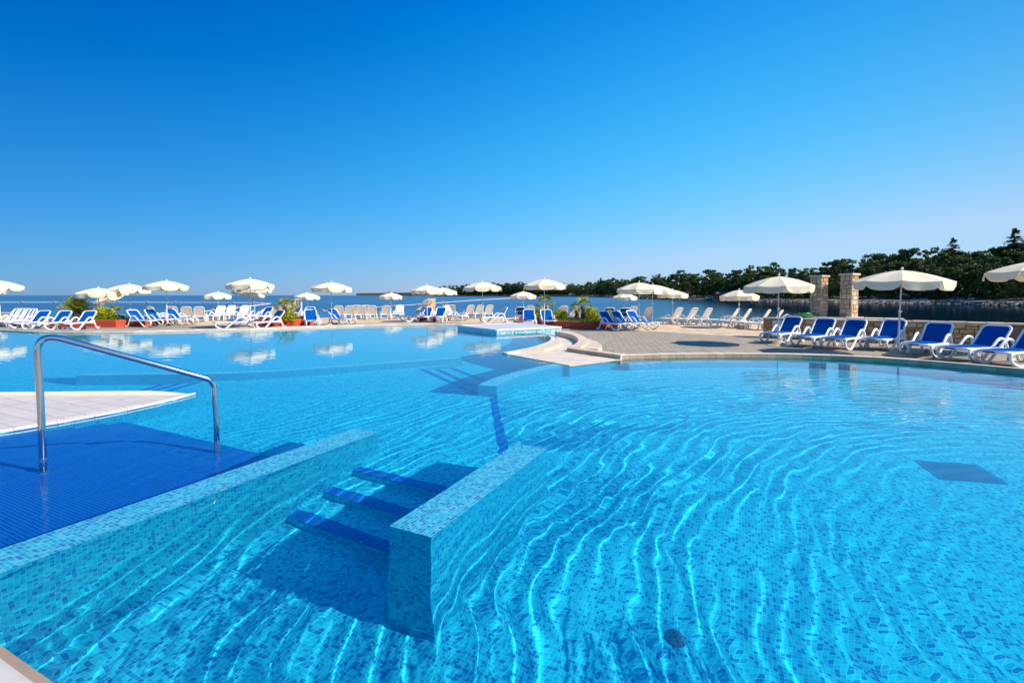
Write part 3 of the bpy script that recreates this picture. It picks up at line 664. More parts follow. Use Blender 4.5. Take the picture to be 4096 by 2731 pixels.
for i in range(len(P) - 1):
    d = P[i + 1] - P[i]; o = MB().bbox(.003, d.length - .003, -.008, .004, .0, .112, .003).build('facing_tile', M['facing'], kw); o.location = P[i]; o.rotation_euler = (0, 0, math.atan2(d.y, d.x))
# raised overflow slab
SQ = [Vector(p) for p in ((-.71, 21.96), (2.43, 23.96), (.39, 27.5), (-2.8, 25.1))]; SH = .21
e1 = (SQ[1] - SQ[0]); sa = math.atan2(e1.y, e1.x)
slab = MB().prism([(p - SQ[0]).rotated_by(-sa) if False else tuple(Matrix.Rotation(-sa, 2) @ (p - SQ[0])) for p in SQ], -.75, SH - .03).build('overflow_basin', M['mosaic_slab']); slab.location = (*SQ[0], 0); slab.rotation_euler = (0, 0, sa)
tag(slab, 'raised square basin with pale blue mosaic sides and a brimming white edge', 'raised basin')
loc = [Matrix.Rotation(-sa, 2) @ (p - SQ[0]) for p in SQ]
for i in range(4):
    a, b_ = loc[i], loc[(i + 1) % 4]; d = b_ - a
    P = resample([a.to_3d(), b_.to_3d()], .33)
    for j in range(len(P) - 1):
        o = MB().bbox(.002, (P[j + 1] - P[j]).length - .002, -.03, .18, -.085, 0, .01).build('rim_tile', M['white_tile'], slab); o.location = (P[j].x, P[j].y, SH); o.rotation_euler = (0, 0, math.atan2(d.y, d.x))
cm = sum(loc, Vector((0, 0))) / 4
s = NT('still_water_film'); M['film'] = s.set(Base_Color=(.56, .53, .50), Roughness=.35, Specular_IOR_Level=.15)
MB().prism([tuple(p + (cm - p).normalized() * .2) for p in loc], SH - .05, SH - .012).build('water_film', M['film'], slab)
# ------------------------------------------------------------------ handrail
hr = empty('handrail', (-4.80, 4.92, 0)); tag(hr, 'bent polished steel handrail rising out of the water over the blue stairs', 'handrail')
A0, A1, B1, B0 = Vector((0, 0, -.34)), Vector((-.02, 0, 1.33)), Vector((1.22, .89, .73)), Vector((1.24, .89, -.64))
def fillet(a, b, c, r, n=8):
    d1, d2 = (a - b).normalized(), (c - b).normalized(); p, q = b + d1 * r, b + d2 * r
    return [(p * (1 - t) ** 2 + b * 2 * t * (1 - t) + q * t * t) for t in (i / n for i in range(n + 1))]
path = [A0, Vector((0, 0, .4)), Vector((-.01, 0, .9))] + fillet(A0, A1 + Vector((0, 0, .05)), B1, .22, 10) + fillet(A1, B1, B0, .10, 8) + [Vector((1.24, .89, .2)), B0]
MB().tube(path, .0315, 20).build('rail', M['steel'], hr, smooth='full', pool=True)
for p, z in ((Vector((0, 0)), -.20), (Vector((1.24, .89)), -.65)):
    MB().lathe([(.06, z), (.06, z + .012), (.04, z + .02), (.034, z + .022)], 20, p.x, p.y).build('foot_flange', M['steel'], hr, smooth=True, pool=True)
MB().tube([(0, 0, .05), (0, 0, .085)], .0375, 20).build('sleeve', M['steel'], hr, smooth=True, pool=True)

# ------------------------------------------------------------------ umbrellas
def make_umbrella(r=1.1, top=2.35, rot=.2, flap=.2, rise=.36, name='sun_umbrella', base=True, white_low=True, lean=(0, 0)):
    root = empty(name); n = 8; sh = top - rise
    cv = MB(); rings = 5; sub = 4
    for k in range(n):
        a0, a1 = rot + 2 * math.pi * k / n, rot + 2 * math.pi * (k + 1) / n; pts = []
        for i in range(rings + 1):
            t = i / rings; rr = .03 + (r - .03) * t; z = top - .03 - (rise - .03) * (t ** 1.45)
            row = []
            for j in range(sub + 1):
                q = j / sub; p = Vector((math.cos(a0), math.sin(a0))) * (1 - q) + Vector((math.cos(a1), math.sin(a1))) * q
                sag = -.035 * math.sin(math.pi * q) * t
                row.append((p.x * rr, p.y * rr, z + sag))
            pts.append(row)
        v = [p for row in pts for p in row]; f = [(i * (sub + 1) + j, i * (sub + 1) + j + 1, (i + 1) * (sub + 1) + j + 1, (i + 1) * (sub + 1) + j) for i in range(rings) for j in range(sub)]
        cv.add(v, [q[::-1] for q in f])
    cvo = cv.build('canopy', M['canvas'], root, smooth=True)
    for k in range(n):
        a0, a1 = rot + 2 * math.pi * k / n, rot + 2 * math.pi * (k + 1) / n
        P0, P1 = Vector((math.cos(a0) * r, math.sin(a0) * r)), Vector((math.cos(a1) * r, math.sin(a1) * r)); v = []; m_ = 7
        md = ((P0 + P1) / 2).normalized(); w1, w2 = random.uniform(-.03, .05), random.uniform(0, 6)
        for i in range(4):
            for j in range(m_):
                q = j / (m_ - 1); p = P0.lerp(P1, q); sag = -.035 * math.sin(math.pi * q); t = i / 3
                drop = flap * t * (1 - .35 * (2 * q - 1) ** 8 * t); ins = (2 * q - 1) * -.03 * t * r
                d = (P1 - P0).normalized(); p = p + d * ins + md * (.02 * math.sin(q * 9 + w2) * t + w1 * t)
                v.append((p.x * 1.003, p.y * 1.003, sh + sag - drop))
        f = [(i * m_ + j, i * m_ + j + 1, (i + 1) * m_ + j + 1, (i + 1) * m_ + j) for i in range(3) for j in range(m_ - 1)]
        MB().add(v, [q[::-1] for q in f]).build('flap', M['canvas'], cvo, smooth=True)
    for k in range(n):
        a = rot + 2 * math.pi * k / n; c_, s_ = math.cos(a), math.sin(a)
        MB().tube([(c_ * .03, s_ * .03, top - .05), (c_ * r * .5, s_ * r * .5, top - .05 - (rise - .03) * .37), (c_ * r * .99, s_ * r * .99, sh - .012)], .006, 5).build('rib', M['pole'], root)
        MB().tube([(c_ * .03, s_ * .03, top - .5), (c_ * r * .5, s_ * r * .5, top - .06 - (rise - .03) * .37)], .005, 4).build('strut', M['pole'], root)
    MB().tube([(0, 0, 1.05), (0, 0, top)], .017, 10).build('upper_pole', M['pole'], root, smooth=True)
    MB().tube([(0, 0, .02), (0, 0, 1.22)], .024, 10).build('lower_pole', M['pole_white'] if white_low else M['pole'], root, smooth=True)
    MB().lathe([(.032, 1.17), (.036, 1.2), (.032, 1.24), (.02, 1.25)], 10).build('clamp', M['white'], root, smooth=True)
    MB().tube([(.03, 0, 1.2), (.065, 0, 1.21)], .012, 6).build('knob', M['white'], root)
    MB().lathe([(.022, top - .01), (.035, top + .02), (.03, top + .045), (.012, top + .055)], 10).build('finial', M['white'], root, smooth=True)
    if base:
        MB().lathe([(.33, 0), (.33, .03), (.27, .045)], 20).build('base_disc', M['concrete'], root, smooth=True)
        MB().lathe([(.28, .03), (.15, .12), (.06, .17), (.026, .18)], 16).build('gravel_heap', M['gravel'], root, smooth=True)
    return root
UM = [  # px, py of base, top height, radius, flap drop, rise, label
 (2, 1306, 2.45, 1.04, 'cream umbrella cut by the photo edge over the deck beside the sea wall', 0, 0),
 (-50, 1278, 2.28, 1.0, 'half hidden cream umbrella behind and below the outermost one by the sea wall', 0, 0),
 (399, 1301, 2.08, 1.05, 'cream umbrella over the yellow green shrub in the palm planter', 0, 0),
 (452, 1291, 1.95, 1.0, 'shaded tilted cream umbrella showing its underside beyond the palm planter', .35, -.3),
 (521, 1297, 2.31, 1.05, 'cream umbrella right of the palm planter with blue loungers under it', 0, 0),
 (668, 1300, 2.48, 1.08, 'tall cream umbrella above the row of blue loungers left of the white ones', 0, 0),
 (873, 1276, 1.90, .87, 'small low cream umbrella among the white slatted loungers by the sea', 0, 0),
 (1003, 1312, 2.50, 1.10, 'largest cream umbrella standing in the cluster of three before the stone ramp', 0, 0),
 (1019, 1266, 2.42, 1.22, 'cream umbrella directly behind the largest one of the stacked three', 0, 0),
 (996, 1262, 2.15, 1.25, 'lowest rearmost cream umbrella of the stacked three showing its dark underside', -.2, .12),
 (1229, 1265, 1.87, .95, 'small cream umbrella between the stone ramp and the edge of the sea', 0, 0),
 (1326, 1300, 2.39, 1.08, 'cream umbrella with dark round base beside a blue lounger in profile', 0, 0),
 (1564, 1268, 1.86, .85, 'smallest cream umbrella standing alone by the white loungers on the terrace', 0, 0),
 (1709, 1287, 2.29, .98, 'cream umbrella between two blue loungers in front of the stone shower', 0, 0),
 (1772, 1270, 2.24, 1.05, 'cream umbrella just right of the stone shower over a striped lounger', 0, 0),
 (1931, 1296, 2.43, 1.14, 'cream umbrella whose pole rises behind the raised mosaic basin', 0, 0),
 (2093, 1269, 1.95, 1.0, 'small cream umbrella near the single red planter end by the sea', 0, 0),
 (2178, 1311, 2.49, 1.09, 'tall cream umbrella with its pole between two blue loungers facing the pool', 0, 0),
 (2499, 1270, 1.84, .95, 'low cream umbrella partly under the larger canopy of the row of four', 0, 0),
 (2555, 1322, 2.27, 1.02, 'cream umbrella with gravel heaped base beside three blue loungers', 0, 0),
 (2609, 1299, 2.27, 1.12, 'cream umbrella behind the gravel based one over the beige terrace', 0, 0),
 (2688, 1293, 1.99, .90, 'cream umbrella shading the first of three slatted loungers on the beige terrace', 0, 0),
 (2956, 1312, 1.94, .93, 'cream umbrella amid four slatted loungers left of the stone wall', 0, 0),
 (3112, 1383, 2.29, 1.03, 'cream umbrella with gravel base in front of the sign on the stone wall', 0, 0),
 (3590, 1421, 2.36, 1.12, 'big cream umbrella on a concrete disc between the loungers at the right pool edge', 0, 0),
 (4135, 1420, 2.62, 1.12, 'cream umbrella cut by the photo edge above the last loungers by the stone wall', 0, 0)]
for k, (px, py, top, r_, lab, tx, ty) in enumerate(UM):
    u = make_umbrella(r_, top, rot=random.uniform(.1, .6), white_low=px < 2300, rise=.33 if r_ > .9 else .28, flap=.21, base=True)
    p = at(px, py, DZ); u.location = (p.x, p.y, DZ + .001); u.scale = (K, K, K); tag(u, lab, 'umbrella', 'cream sun umbrellas on the pool terrace')
    if tx or ty:
        for c_ in kids(u):
            if c_.name.split('.')[0] in ('canopy', 'rib', 'strut', 'finial'):
                h = top - .35; Mx = Matrix.Translation((0, 0, h)) @ Matrix.Rotation(tx, 4, 'X') @ Matrix.Rotation(ty, 4, 'Y') @ Matrix.Translation((0, 0, -h)); c_.matrix_local = Mx
    else: u.rotation_euler = (random.uniform(-.015, .015), random.uniform(-.015, .015), 0)

# ------------------------------------------------------------------ loungers
def rrect(w_, h_, r_, n_=5, frac=(1, 1, 1, 1)):
    pts = []
    for k, (cx, cy, a0) in enumerate(((w_ / 2 - r_, h_ - r_, 0), (-w_ / 2 + r_, h_ - r_, 90), (-w_ / 2 + r_ * .3, r_ * .3, 180), (w_ / 2 - r_ * .3, r_ * .3, 270))):
        q = r_ if k < 2 else r_ * .3
        for j in range(n_ + 1):
            a = R(a0 + 90 * j / n_); pts.append((cx + q * math.cos(a), cy + q * math.sin(a)))
    return pts
def make_blue(fab, name='blue_lounger', back_deg=50, plate=True):
    root = empty(name); W2 = .31; wh = M['white']
    side = smoothpath([(1.40, 0, .315), (1.0, 0, .335), (.6, 0, .345), (.26, 0, .34), (.10, 0, .315), (.045, 0, .245), (.075, 0, .16), (.18, 0, .085), (.32, 0, .035), (.43, 0, .03), (.53, 0, .09), (.70, 0, .245), (.88, 0, .41), (1.00, 0, .52), (1.12, 0, .575), (1.24, 0, .555), (1.33, 0, .46), (1.40, 0, .30), (1.46, 0, .15), (1.53, 0, .05), (1.62, 0, .035), (1.66, 0, .09)], 3)
    for s_ in (-1, 1):
        MB().tube([(p.x, s_ * (W2 + .03), p.z) for p in side], .037, 8, sx=.9, side=(0, 1, 0)).build('side_frame', wh, root, smooth=True)
    fs = MB(); fs.tube(smoothpath([(1.25, -W2, .335), (.3, -W2, .34), (.06, -W2 + .03, .345), (-.02, -W2 + .14, .345), (-.045, 0, .345), (-.02, W2 - .14, .345), (.06, W2 - .03, .345), (.3, W2, .34), (1.25, W2, .335)], 4), .027, 8, sx=1.0, sy=1.35)
    for x in (.45, .95, 1.38): fs.tube([(x, -W2, .305), (x, W2, .305)], .02, 6)
    fs.build('seat_frame', wh, root, smooth=True)
    st_ = MB(); a = [(-.02, 0), (0, .14), (.05, .25), (.12, W2 - .02), (.7, W2 - .02), (1.24, W2 - .03)]; k = len(a)
    v = [(x, y, .380) for x, y in a[1:]] + [(x, -y, .380) for x, y in a[:0:-1]]
    st_.add([(x, y, .366) for x, y, z in v] + v, [tuple(range(len(v) * 2 - 1, len(v) - 1, -1))] + [(i, (i + 1) % len(v), len(v) + (i + 1) % len(v), len(v) + i) for i in range(len(v))])
    st_.build('seat', fab, root)
    bk = empty('backrest'); bk.parent = root; bk.location = (1.22, 0, .345); bk.rotation_euler = (0, -R(back_deg), 0)
    bk2 = MB(); pr_ = rrect(.60, .68, .13)
    bk2.tube([(y, x, 0.012) for x, y in pr_], .030, 8, closed=True, sy=.9).build('back_frame', wh, bk, smooth=True)
    sl_ = MB(); ins = rrect(.55, .64, .11); ins = [(x, y + .02) for x, y in ins]
    n_ = len(ins); sl_.add([(y, x, .020 + 0.0) for x, y in ins] + [(y, x, .008) for x, y in ins], [tuple(range(n_ - 1, -1, -1)), tuple(range(n_, 2 * n_))] + [(i, (i + 1) % n_, n_ + (i + 1) % n_, n_ + i) for i in range(n_)])
    sl_.build('back_sling', fab, bk)
    MB().tube([(.38, -.28, -.03), (.38, .28, -.03)], .014, 6).tube([(.38, -.2, -.03), (-.02, -.2, -.22)], .014, 6).tube([(.38, .2, -.03), (-.02, .2, -.22)], .014, 6).build('back_support', wh, bk)
    for s_ in (-1, 1):
        MB().lathe([(.055, -.02), (.06, -.01), (.06, .01), (.055, .02)], 12).build('wheel', M['rubber'], root).matrix_local = Matrix.Translation((1.60, s_ * .27, .062)) @ Matrix.Rotation(R(90), 4, 'X')
        MB().box(1.20, 1.30, s_ * .30 - .02, s_ * .30 + .02, .36, .43).build('hinge', wh, root)
    for s_ in (-1, 1):
        MB().box(.39, .46, s_ * .34 - .02, s_ * .34 + .02, 0, .03).build('foot_pad', M['rubber'], root)
    if plate: MB().box(-.078, -.070, -.11, .11, .325, .36).build('name_plate', M['navy'], root)
    return root
def make_white(name='white_lounger', back_deg=58, mat=None, detail=True):
    m_ = mat or M['white_old']; root = empty(name); W2 = .29
    sd_ = MB()
    for s_ in (-1, 1):
        o = MB().tube([(0, s_ * W2, .31), (1.35, s_ * W2, .31)], .028, 6, sy=1.4).build('side_rail', m_, root)
        arm = smoothpath([(.62, 0, .02), (.68, 0, .25), (.76, 0, .42), (.90, 0, .52), (1.08, 0, .50), (1.22, 0, .40), (1.30, 0, .22), (1.36, 0, .04)], 3)
        MB().tube([(p.x, s_ * (W2 + .04), p.z) for p in arm], .028, 7, sy=1.3, side=(0, 1, 0)).build('arm', m_, root, smooth=True)
        MB().tube([(.06, s_ * (W2 - .01), .31), (.03, s_ * (W2 - .01), 0)], .028, 6, sy=1.2).build('leg', m_, root)
        MB().lathe([(.075, -.022), (.085, -.012), (.085, .012), (.075, .022)], 12).build('wheel', m_, root).matrix_local = Matrix.Translation((1.38, s_ * (W2 + .05), .086)) @ Matrix.Rotation(R(90), 4, 'X')
    for k in range(9): MB().box(.02 + k * .13, .02 + k * .13 + .10, -W2, W2, .325, .345).build('seat_slat', m_, root)
    bk = empty('backrest'); bk.parent = root; bk.location = (1.20, 0, .33); bk.rotation_euler = (0, -R(back_deg), 0)
    MB().tube([(y, x, 0) for x, y in rrect(.54, .72, .15)], .026, 8, closed=True, sy=.8).build('back_frame', m_, bk, smooth=True)
    for k in range(7):
        x = .07 + k * .088; MB().box(x, x + .073, -.255, .255, -.010, .012).build('back_slat', m_, bk)
    return root
blueA = make_blue(M['blue']); stripeA = make_blue(M['stripe'], 'striped_lounger', 58, False); whiteA = make_white()
first = {id(blueA): True, id(stripeA): True, id(whiteA): True}
def place(proto, px, py, hd, lab, cat, group, contact=(.42, 0), z=DZ, dz=0):
    o = proto if first[id(proto)] else copy_tree(proto); first[id(proto)] = False
    p = at(px, py, z); h = R(hd); cx, cy = contact[0] * K, contact[1] * K; o.scale = (K, K, K)
    o.location = (p.x - (cx * math.cos(h) - cy * math.sin(h)), p.y - (cx * math.sin(h) + cy * math.cos(h)), z + .002 + dz); o.rotation_euler = (0, 0, h)
    tag(o, lab, cat, group); return o
CN, CP = (.42, -.34), (.42, .34)     # ground contact of the near side loop when it is the local right / left side
GB, GW, GS = 'blue and white sun loungers', 'white slatted sun loungers', 'striped sun loungers'
BL = [
 (3142, 1376, 34, CN, 'blue lounger directly in front of the pictogram sign on the stone wall'),
 (3277, 1391, 34, CN, 'blue lounger below the first stone pillar, next to the one at the sign'),
 (3402, 1401, 33, CN, 'blue lounger below the second stone pillar, left of the big umbrella'),
 (3566, 1404, 33, CN, 'blue lounger partly behind the pole and disc of the big right umbrella'),
 (3748, 1431, 31, CN, 'blue lounger immediately right of the big umbrella disc'),
 (3919, 1452, 16, CN, 'blue lounger lying sideways near the coping before the last one'),
 (4088, 1472, 14, CN, 'blue lounger at the photo edge nearest the pool coping'),
 (312, 1321, 93, CN, 'blue lounger in front of the palm planter, nearest the planter corner'),
 (208, 1321, 93, CN, 'blue lounger in the middle of the three before the big cycad palm'),
 (119, 1320, 93, CN, 'blue lounger at the sea wall end of the three before the cycad palm'),
 (580, 1309, 168, CP, 'blue lounger at the right corner of the red palm planter'),
 (648, 1304, 168, CP, 'blue lounger second from the red palm planter corner, under the umbrella pole'),
 (728, 1300, 166, CP, 'blue lounger third from the red palm planter corner, beside white loungers'),
 (898, 1318, 27, CN, 'blue lounger seen from its side, left of the largest umbrella pole'),
 (948, 1306, 27, CN, 'blue lounger tucked behind the sideways one at the largest umbrella'),
 (1055, 1317, 62, CN, 'blue lounger facing the pool between the largest umbrella and the small palm planter'),
 (1040, 1286, 75, CN, 'blue lounger half hidden behind the cluster of three umbrellas'),
 (1140, 1290, 60, CN, 'blue lounger in shade directly behind the small palm planter'),
 (1223, 1309, 118, CP, 'blue lounger just right of the small palm planter at the pool edge'),
 (1240, 1285, 95, CN, 'shaded blue lounger behind the one right of the small palm planter'),
 (1368, 1302, 150, CP, 'blue lounger in profile beneath the umbrella with the dark round base'),
 (1695, 1288, 88, (.42, 0), 'blue lounger facing the pool left of the pole at the stone shower'),
 (1747, 1288, 84, (.42, 0), 'blue lounger facing the pool right of the pole at the stone shower'),
 (2118, 1308, 90, (.42, 0), 'blue lounger facing the pool, left one behind the raised mosaic basin'),
 (2199, 1309, 96, (.42, 0), 'blue lounger facing the pool, right one beside the large red planter'),
 (2459, 1324, 121, CP, 'blue lounger touching the right end of the large red planter'),
 (2510, 1322, 121, CP, 'blue lounger in the middle of the three beside the gravel umbrella base'),
 (2571, 1319, 120, CP, 'blue lounger behind the gravel umbrella base, third from the large planter'),
 (2083, 1278, 268, (.42, 0), 'blue lounger turned to the sea near the small red planter end'),
 (2430, 1284, 265, (.42, 0), 'dark blue lounger turned away behind the yellow bush of the large planter'),
 (2490, 1286, 265, (.42, 0), 'shaded blue lounger turned away behind the three by the gravel umbrella base')]
for px, py, hd, ct, lab in BL: place(blueA, px, py, hd, lab, 'sun lounger', GB, ct)
for px, py, hd, ct, lab in [
 (1640, 1287, 35, CN, 'striped lounger with its back by the stone shower, left of the blue pair'),
 (1830, 1284, 150, CP, 'striped lounger stretched out right of the stone shower'),
 (1957, 1294, 18, CN, 'blue striped lounger in profile behind the raised mosaic basin'),
 (66, 1312, 88, CN, 'striped white lounger nearest the blue three by the sea wall'),
 (40, 1310, 88, CN, 'striped white lounger second in the tight row by the sea wall'),
 (14, 1309, 88, CN, 'striped white lounger third in the tight row by the sea wall')]: place(stripeA, px, py, hd, lab, 'sun lounger', GS, ct)
WL = [(656, 1284, 60, 250), (704, 1284, 60, 290), (755, 1286, 60, 295), (805, 1286, 60, 295), (858, 1281, 0, 92), (901, 1278, 0, 90), (955, 1278, 0, 90),
      (1353, 1277, 0, 292), (1396, 1277, 0, 292), (1424, 1272, 0, 290), (1440, 1277, 0, 292), (1461, 1272, 0, 290), (1484, 1277, 0, 292), (1539, 1276, 0, 292), (1591, 1274, 0, 92),
      (1180, 1272, 0, 270), (1866, 1272, 0, 298), (1903, 1272, 0, 298), (1940, 1272, 0, 298), (2135, 1274, 0, 250), (2174, 1276, 0, 270), (2248, 1279, 0, 272), (2300, 1281, 0, 272),
      (2508, 1284, 0, 285), (2560, 1288, 0, 296), (2672, 1295, 0, 300), (2730, 1297, 0, 300), (2785, 1299, 0, 300), (2885, 1303, 0, 318), (2928, 1308, 0, 318), (3000, 1314, 0, 318), (3046, 1319, 0, 318),
      (1800, 1270, 0, 285), (1780, 1268, 0, 285)]
WLAB = ['white slatted lounger next to the blue ones right of the palm planter', 'white slatted lounger turned to the sea, second from the blue ones', 'white slatted lounger turned to the sea, third from the blue ones', 'white slatted lounger turned to the sea just left of the small low umbrella',
 'white slatted lounger at the pole of the small low umbrella', 'white slatted lounger facing the pool right of the small low umbrella', 'white slatted lounger facing the pool nearest the three stacked umbrellas',
 'white slatted lounger next to the lone blue lounger in profile', 'white slatted lounger second from the lone blue lounger in profile', 'white slatted lounger in the back row peeping behind the second one', 'white slatted lounger third in the front row by the open sea',
 'white slatted lounger in the back row peeping behind the third one', 'white slatted lounger fourth in the front row by the open sea', 'white slatted lounger standing apart left of the smallest umbrella', 'white slatted lounger facing the pool right of the smallest umbrella',
 'white slatted lounger behind the stone ramp near the small umbrella', 'white slatted lounger first of three beyond the stretched striped lounger', 'white slatted lounger middle of three beyond the stretched striped lounger', 'white slatted lounger last of three, behind the basin umbrella pole',
 'white slatted lounger beside the small red planter end', 'white slatted lounger behind the fan palm at the blue pair', 'white slatted lounger behind the left yellow bush of the large planter', 'white slatted lounger behind the two fan palms of the large planter',
 'white slatted lounger behind the three blue ones, under the low umbrella', 'white slatted lounger right behind the gravel based umbrella pole', 'slatted lounger first of the three alone on the beige terrace', 'slatted lounger middle of the three alone on the beige terrace', 'slatted lounger last of the three alone on the beige terrace',
 'slatted lounger first of the four approaching the stone wall', 'slatted lounger second of the four approaching the stone wall', 'slatted lounger third of the four approaching the stone wall', 'slatted lounger fourth of the four, touching the stone wall end',
 'white slatted lounger right of the stone shower, outer one', 'white slatted lounger close behind the stone shower wall']
for (px, py, _, hd), lab in zip(WL, WLAB): place(whiteA, px, py, hd, lab, 'sun lounger', GW, (.7, 0))

# ------------------------------------------------------------------ stone masonry
def masonry(parent, length, height, origin, dirv, nrm, mat, rows=None, hmin=.10, hmax=.17, wmin=.14, wmax=.38, seed=1, depth=.03):
    """uneven coursed stones on one face, each its own part"""
    rg = random.Random(seed); z = 0.0; d = Vector(dirv).normalized().to_3d(); nn = Vector(nrm).normalized().to_3d(); o0 = Vector(origin)
    bb = 0
    while z < height - .03:
        h = rg.uniform(hmin, hmax)
        if height - z - h < hmin * .6: h = height - z
        x = -rg.uniform(0, wmin)
        while x < length - .02:
            w_ = rg.uniform(wmin, wmax); x0, x1 = max(x, 0), min(x + w_, length)
            if length - x1 < .06: x1 = length
            if x1 - x0 > .03:
                split = rg.random() < .25 and h > .11
                for (za, zb) in (((z, z + h * .5), (z + h * .5, z + h)) if split else ((z, z + h),)):
                    g_ = .010; pr = depth * rg.uniform(.6, 1.2); j = lambda: rg.uniform(-.004, .004)
                    c_ = Vector((0, 0, 0)); A = [(x0 + g_, za + g_), (x1 - g_, za + g_), (x1 - g_, zb - g_), (x0 + g_, zb - g_)]
                    mid = o0 + d * ((x0 + x1) / 2) + Vector((0, 0, (za + zb) / 2))
                    P_ = lambda a, q: d * (a[0] - (x0 + x1) / 2 + j()) + Vector((0, 0, a[1] - (za + zb) / 2 + j())) + nn * q
                    e = .012
                    bk = [P_(a, -.01) for a in A]; md = [P_(a, pr * .6) for a in A]
                    I_ = [(x0 + g_ + e, za + g_ + e), (x1 - g_ - e, za + g_ + e), (x1 - g_ - e, zb - g_ - e), (x0 + g_ + e, zb - g_ - e)]; ft = [P_(a, pr + j()) for a in I_]
                    f = [(8, 9, 10, 11)] + [(i, (i + 1) % 4, 4 + (i + 1) % 4, 4 + i) for i in range(4)] + [(4 + i, 4 + (i + 1) % 4, 8 + (i + 1) % 4, 8 + i) for i in range(4)]
                    if d.cross(Vector((0, 0, 1))).dot(nn) < 0: f = [q[::-1] for q in f]
                    m_ = MB().add(bk + md + ft, f); o = m_.build('stone', mat, parent); o.location = mid; bb += 1
            x += w_
            if x1 == length: break
        z += h
    return bb
def capstones(parent, pts, wd, z, th, mat, seed=3, step=.45, over=.03, side=1):
    rg = random.Random(seed); P = resample([Vector(p).to_3d() for p in pts], step)
    for i in range(len(P) - 1):
        d = P[i + 1] - P[i]; l = d.length; an = math.atan2(d.y, d.x)
        o = MB().bbox(.004, l - .004, -over, wd + over, 0, th + rg.uniform(-.008, .008), .012).build('cap_stone', mat, parent); o.location = (P[i].x, P[i].y, z); o.rotation_euler = (rg.uniform(-.01, .01), rg.uniform(-.012, .012), an)
WA, WB, WC = Vector((9.80, 18.9)), Vector((15.1, 15.15)), Vector((20.5, 11.4))
wd_ = (WB - WA); wl = wd_.length; wdn = wd_.normalized(); wn_ = Vector((-wdn.y, wdn.x))    # wn_ points away from the pool
def K3(o, xy, z=0, rz=None):
    o.location = (xy[0] * K, xy[1] * K, DZ + z * K); o.scale = (K, K, K)
    if rz is not None: o.rotation_euler = (0, 0, rz)
    return o
wall = K3(empty('stone_wall'), WA); tag(wall, 'long low wall of brown and cream stones behind the blue loungers', 'wall')
B0_, C0_ = WB - WA, WC - WA; Z0_ = Vector((0, 0))
q = [Z0_, C0_, C0_ + wn_ * .35, wn_ * .35]
MB().prism([tuple(p) for p in q], -.05, .74).build('core', M['mortar'], wall)
masonry(wall, 6.6, .74, (0, 0, 0), wdn, -wn_, M['stone'], seed=11, hmin=.10, hmax=.16, wmin=.14, wmax=.36)
masonry(wall, .35, .74, (wn_.x * .35, wn_.y * .35, 0), -wn_, -wdn, M['stone'], seed=12)
capstones(wall, [tuple(-wdn * .03), tuple(C0_)], .35, .74, .055, M['cap'])
LA = WA + wn_ * .36 + wdn * .9
led = K3(empty('stone_ledge'), LA); tag(led, 'raised stone ledge behind the wall carrying the two pillars', 'ledge')
q = [Z0_, wdn * 3.4, wdn * 3.4 + wn_ * .75, wn_ * .75]
MB().prism([tuple(p) for p in q], -.05, .78).build('core', M['stone'], led)
capstones(led, [(0, 0), tuple(wdn * 3.4)], .75, .78, .06, M['cap'], seed=5, step=.55)
def pillar(px, Yd, z0, z1, wd, lab, seed):
    p = at_dist(px, Yd); root = K3(empty('stone_pillar'), (p.x, p.y), z0 - .10, R(206 + 90)); tag(root, lab, 'pillar', 'stone pillars on the ledge')
    h = z1 - z0; z0, z1 = 0., h; a = wd / 2
    MB().box(-a + .015, a - .015, -a + .015, a - .015, z0, z1 - .06).build('core', M['mortar'], root)
    for i, (o, d, n_) in enumerate((((-a, -a), (1, 0), (0, -1)), ((a, -a), (0, 1), (1, 0)), ((a, a), (-1, 0), (0, 1)), ((-a, a), (0, -1), (-1, 0)))):
        masonry(root, wd, h - .065, (o[0] - n_[0] * .02, o[1] - n_[1] * .02, z0), d, n_, M['stone_light'], seed=seed * 7 + i, hmin=.12, hmax=.20, wmin=.13, wmax=.28, depth=.022)
    b = MB(); k = a + .035; b.bbox(-k, k, -k, k, z1 - .06, z1 + .01, .012); b.build('cap_slab', M['cap'], root)
    return root
pillar(3272, 18.7, .93, 2.50, .43, 'stone pillar with flat cap nearer the beach, partly behind an umbrella', 3)
pillar(3392, 18.2, .93, 2.55, .43, 'stone pillar with flat cap standing clear right of its twin', 4)
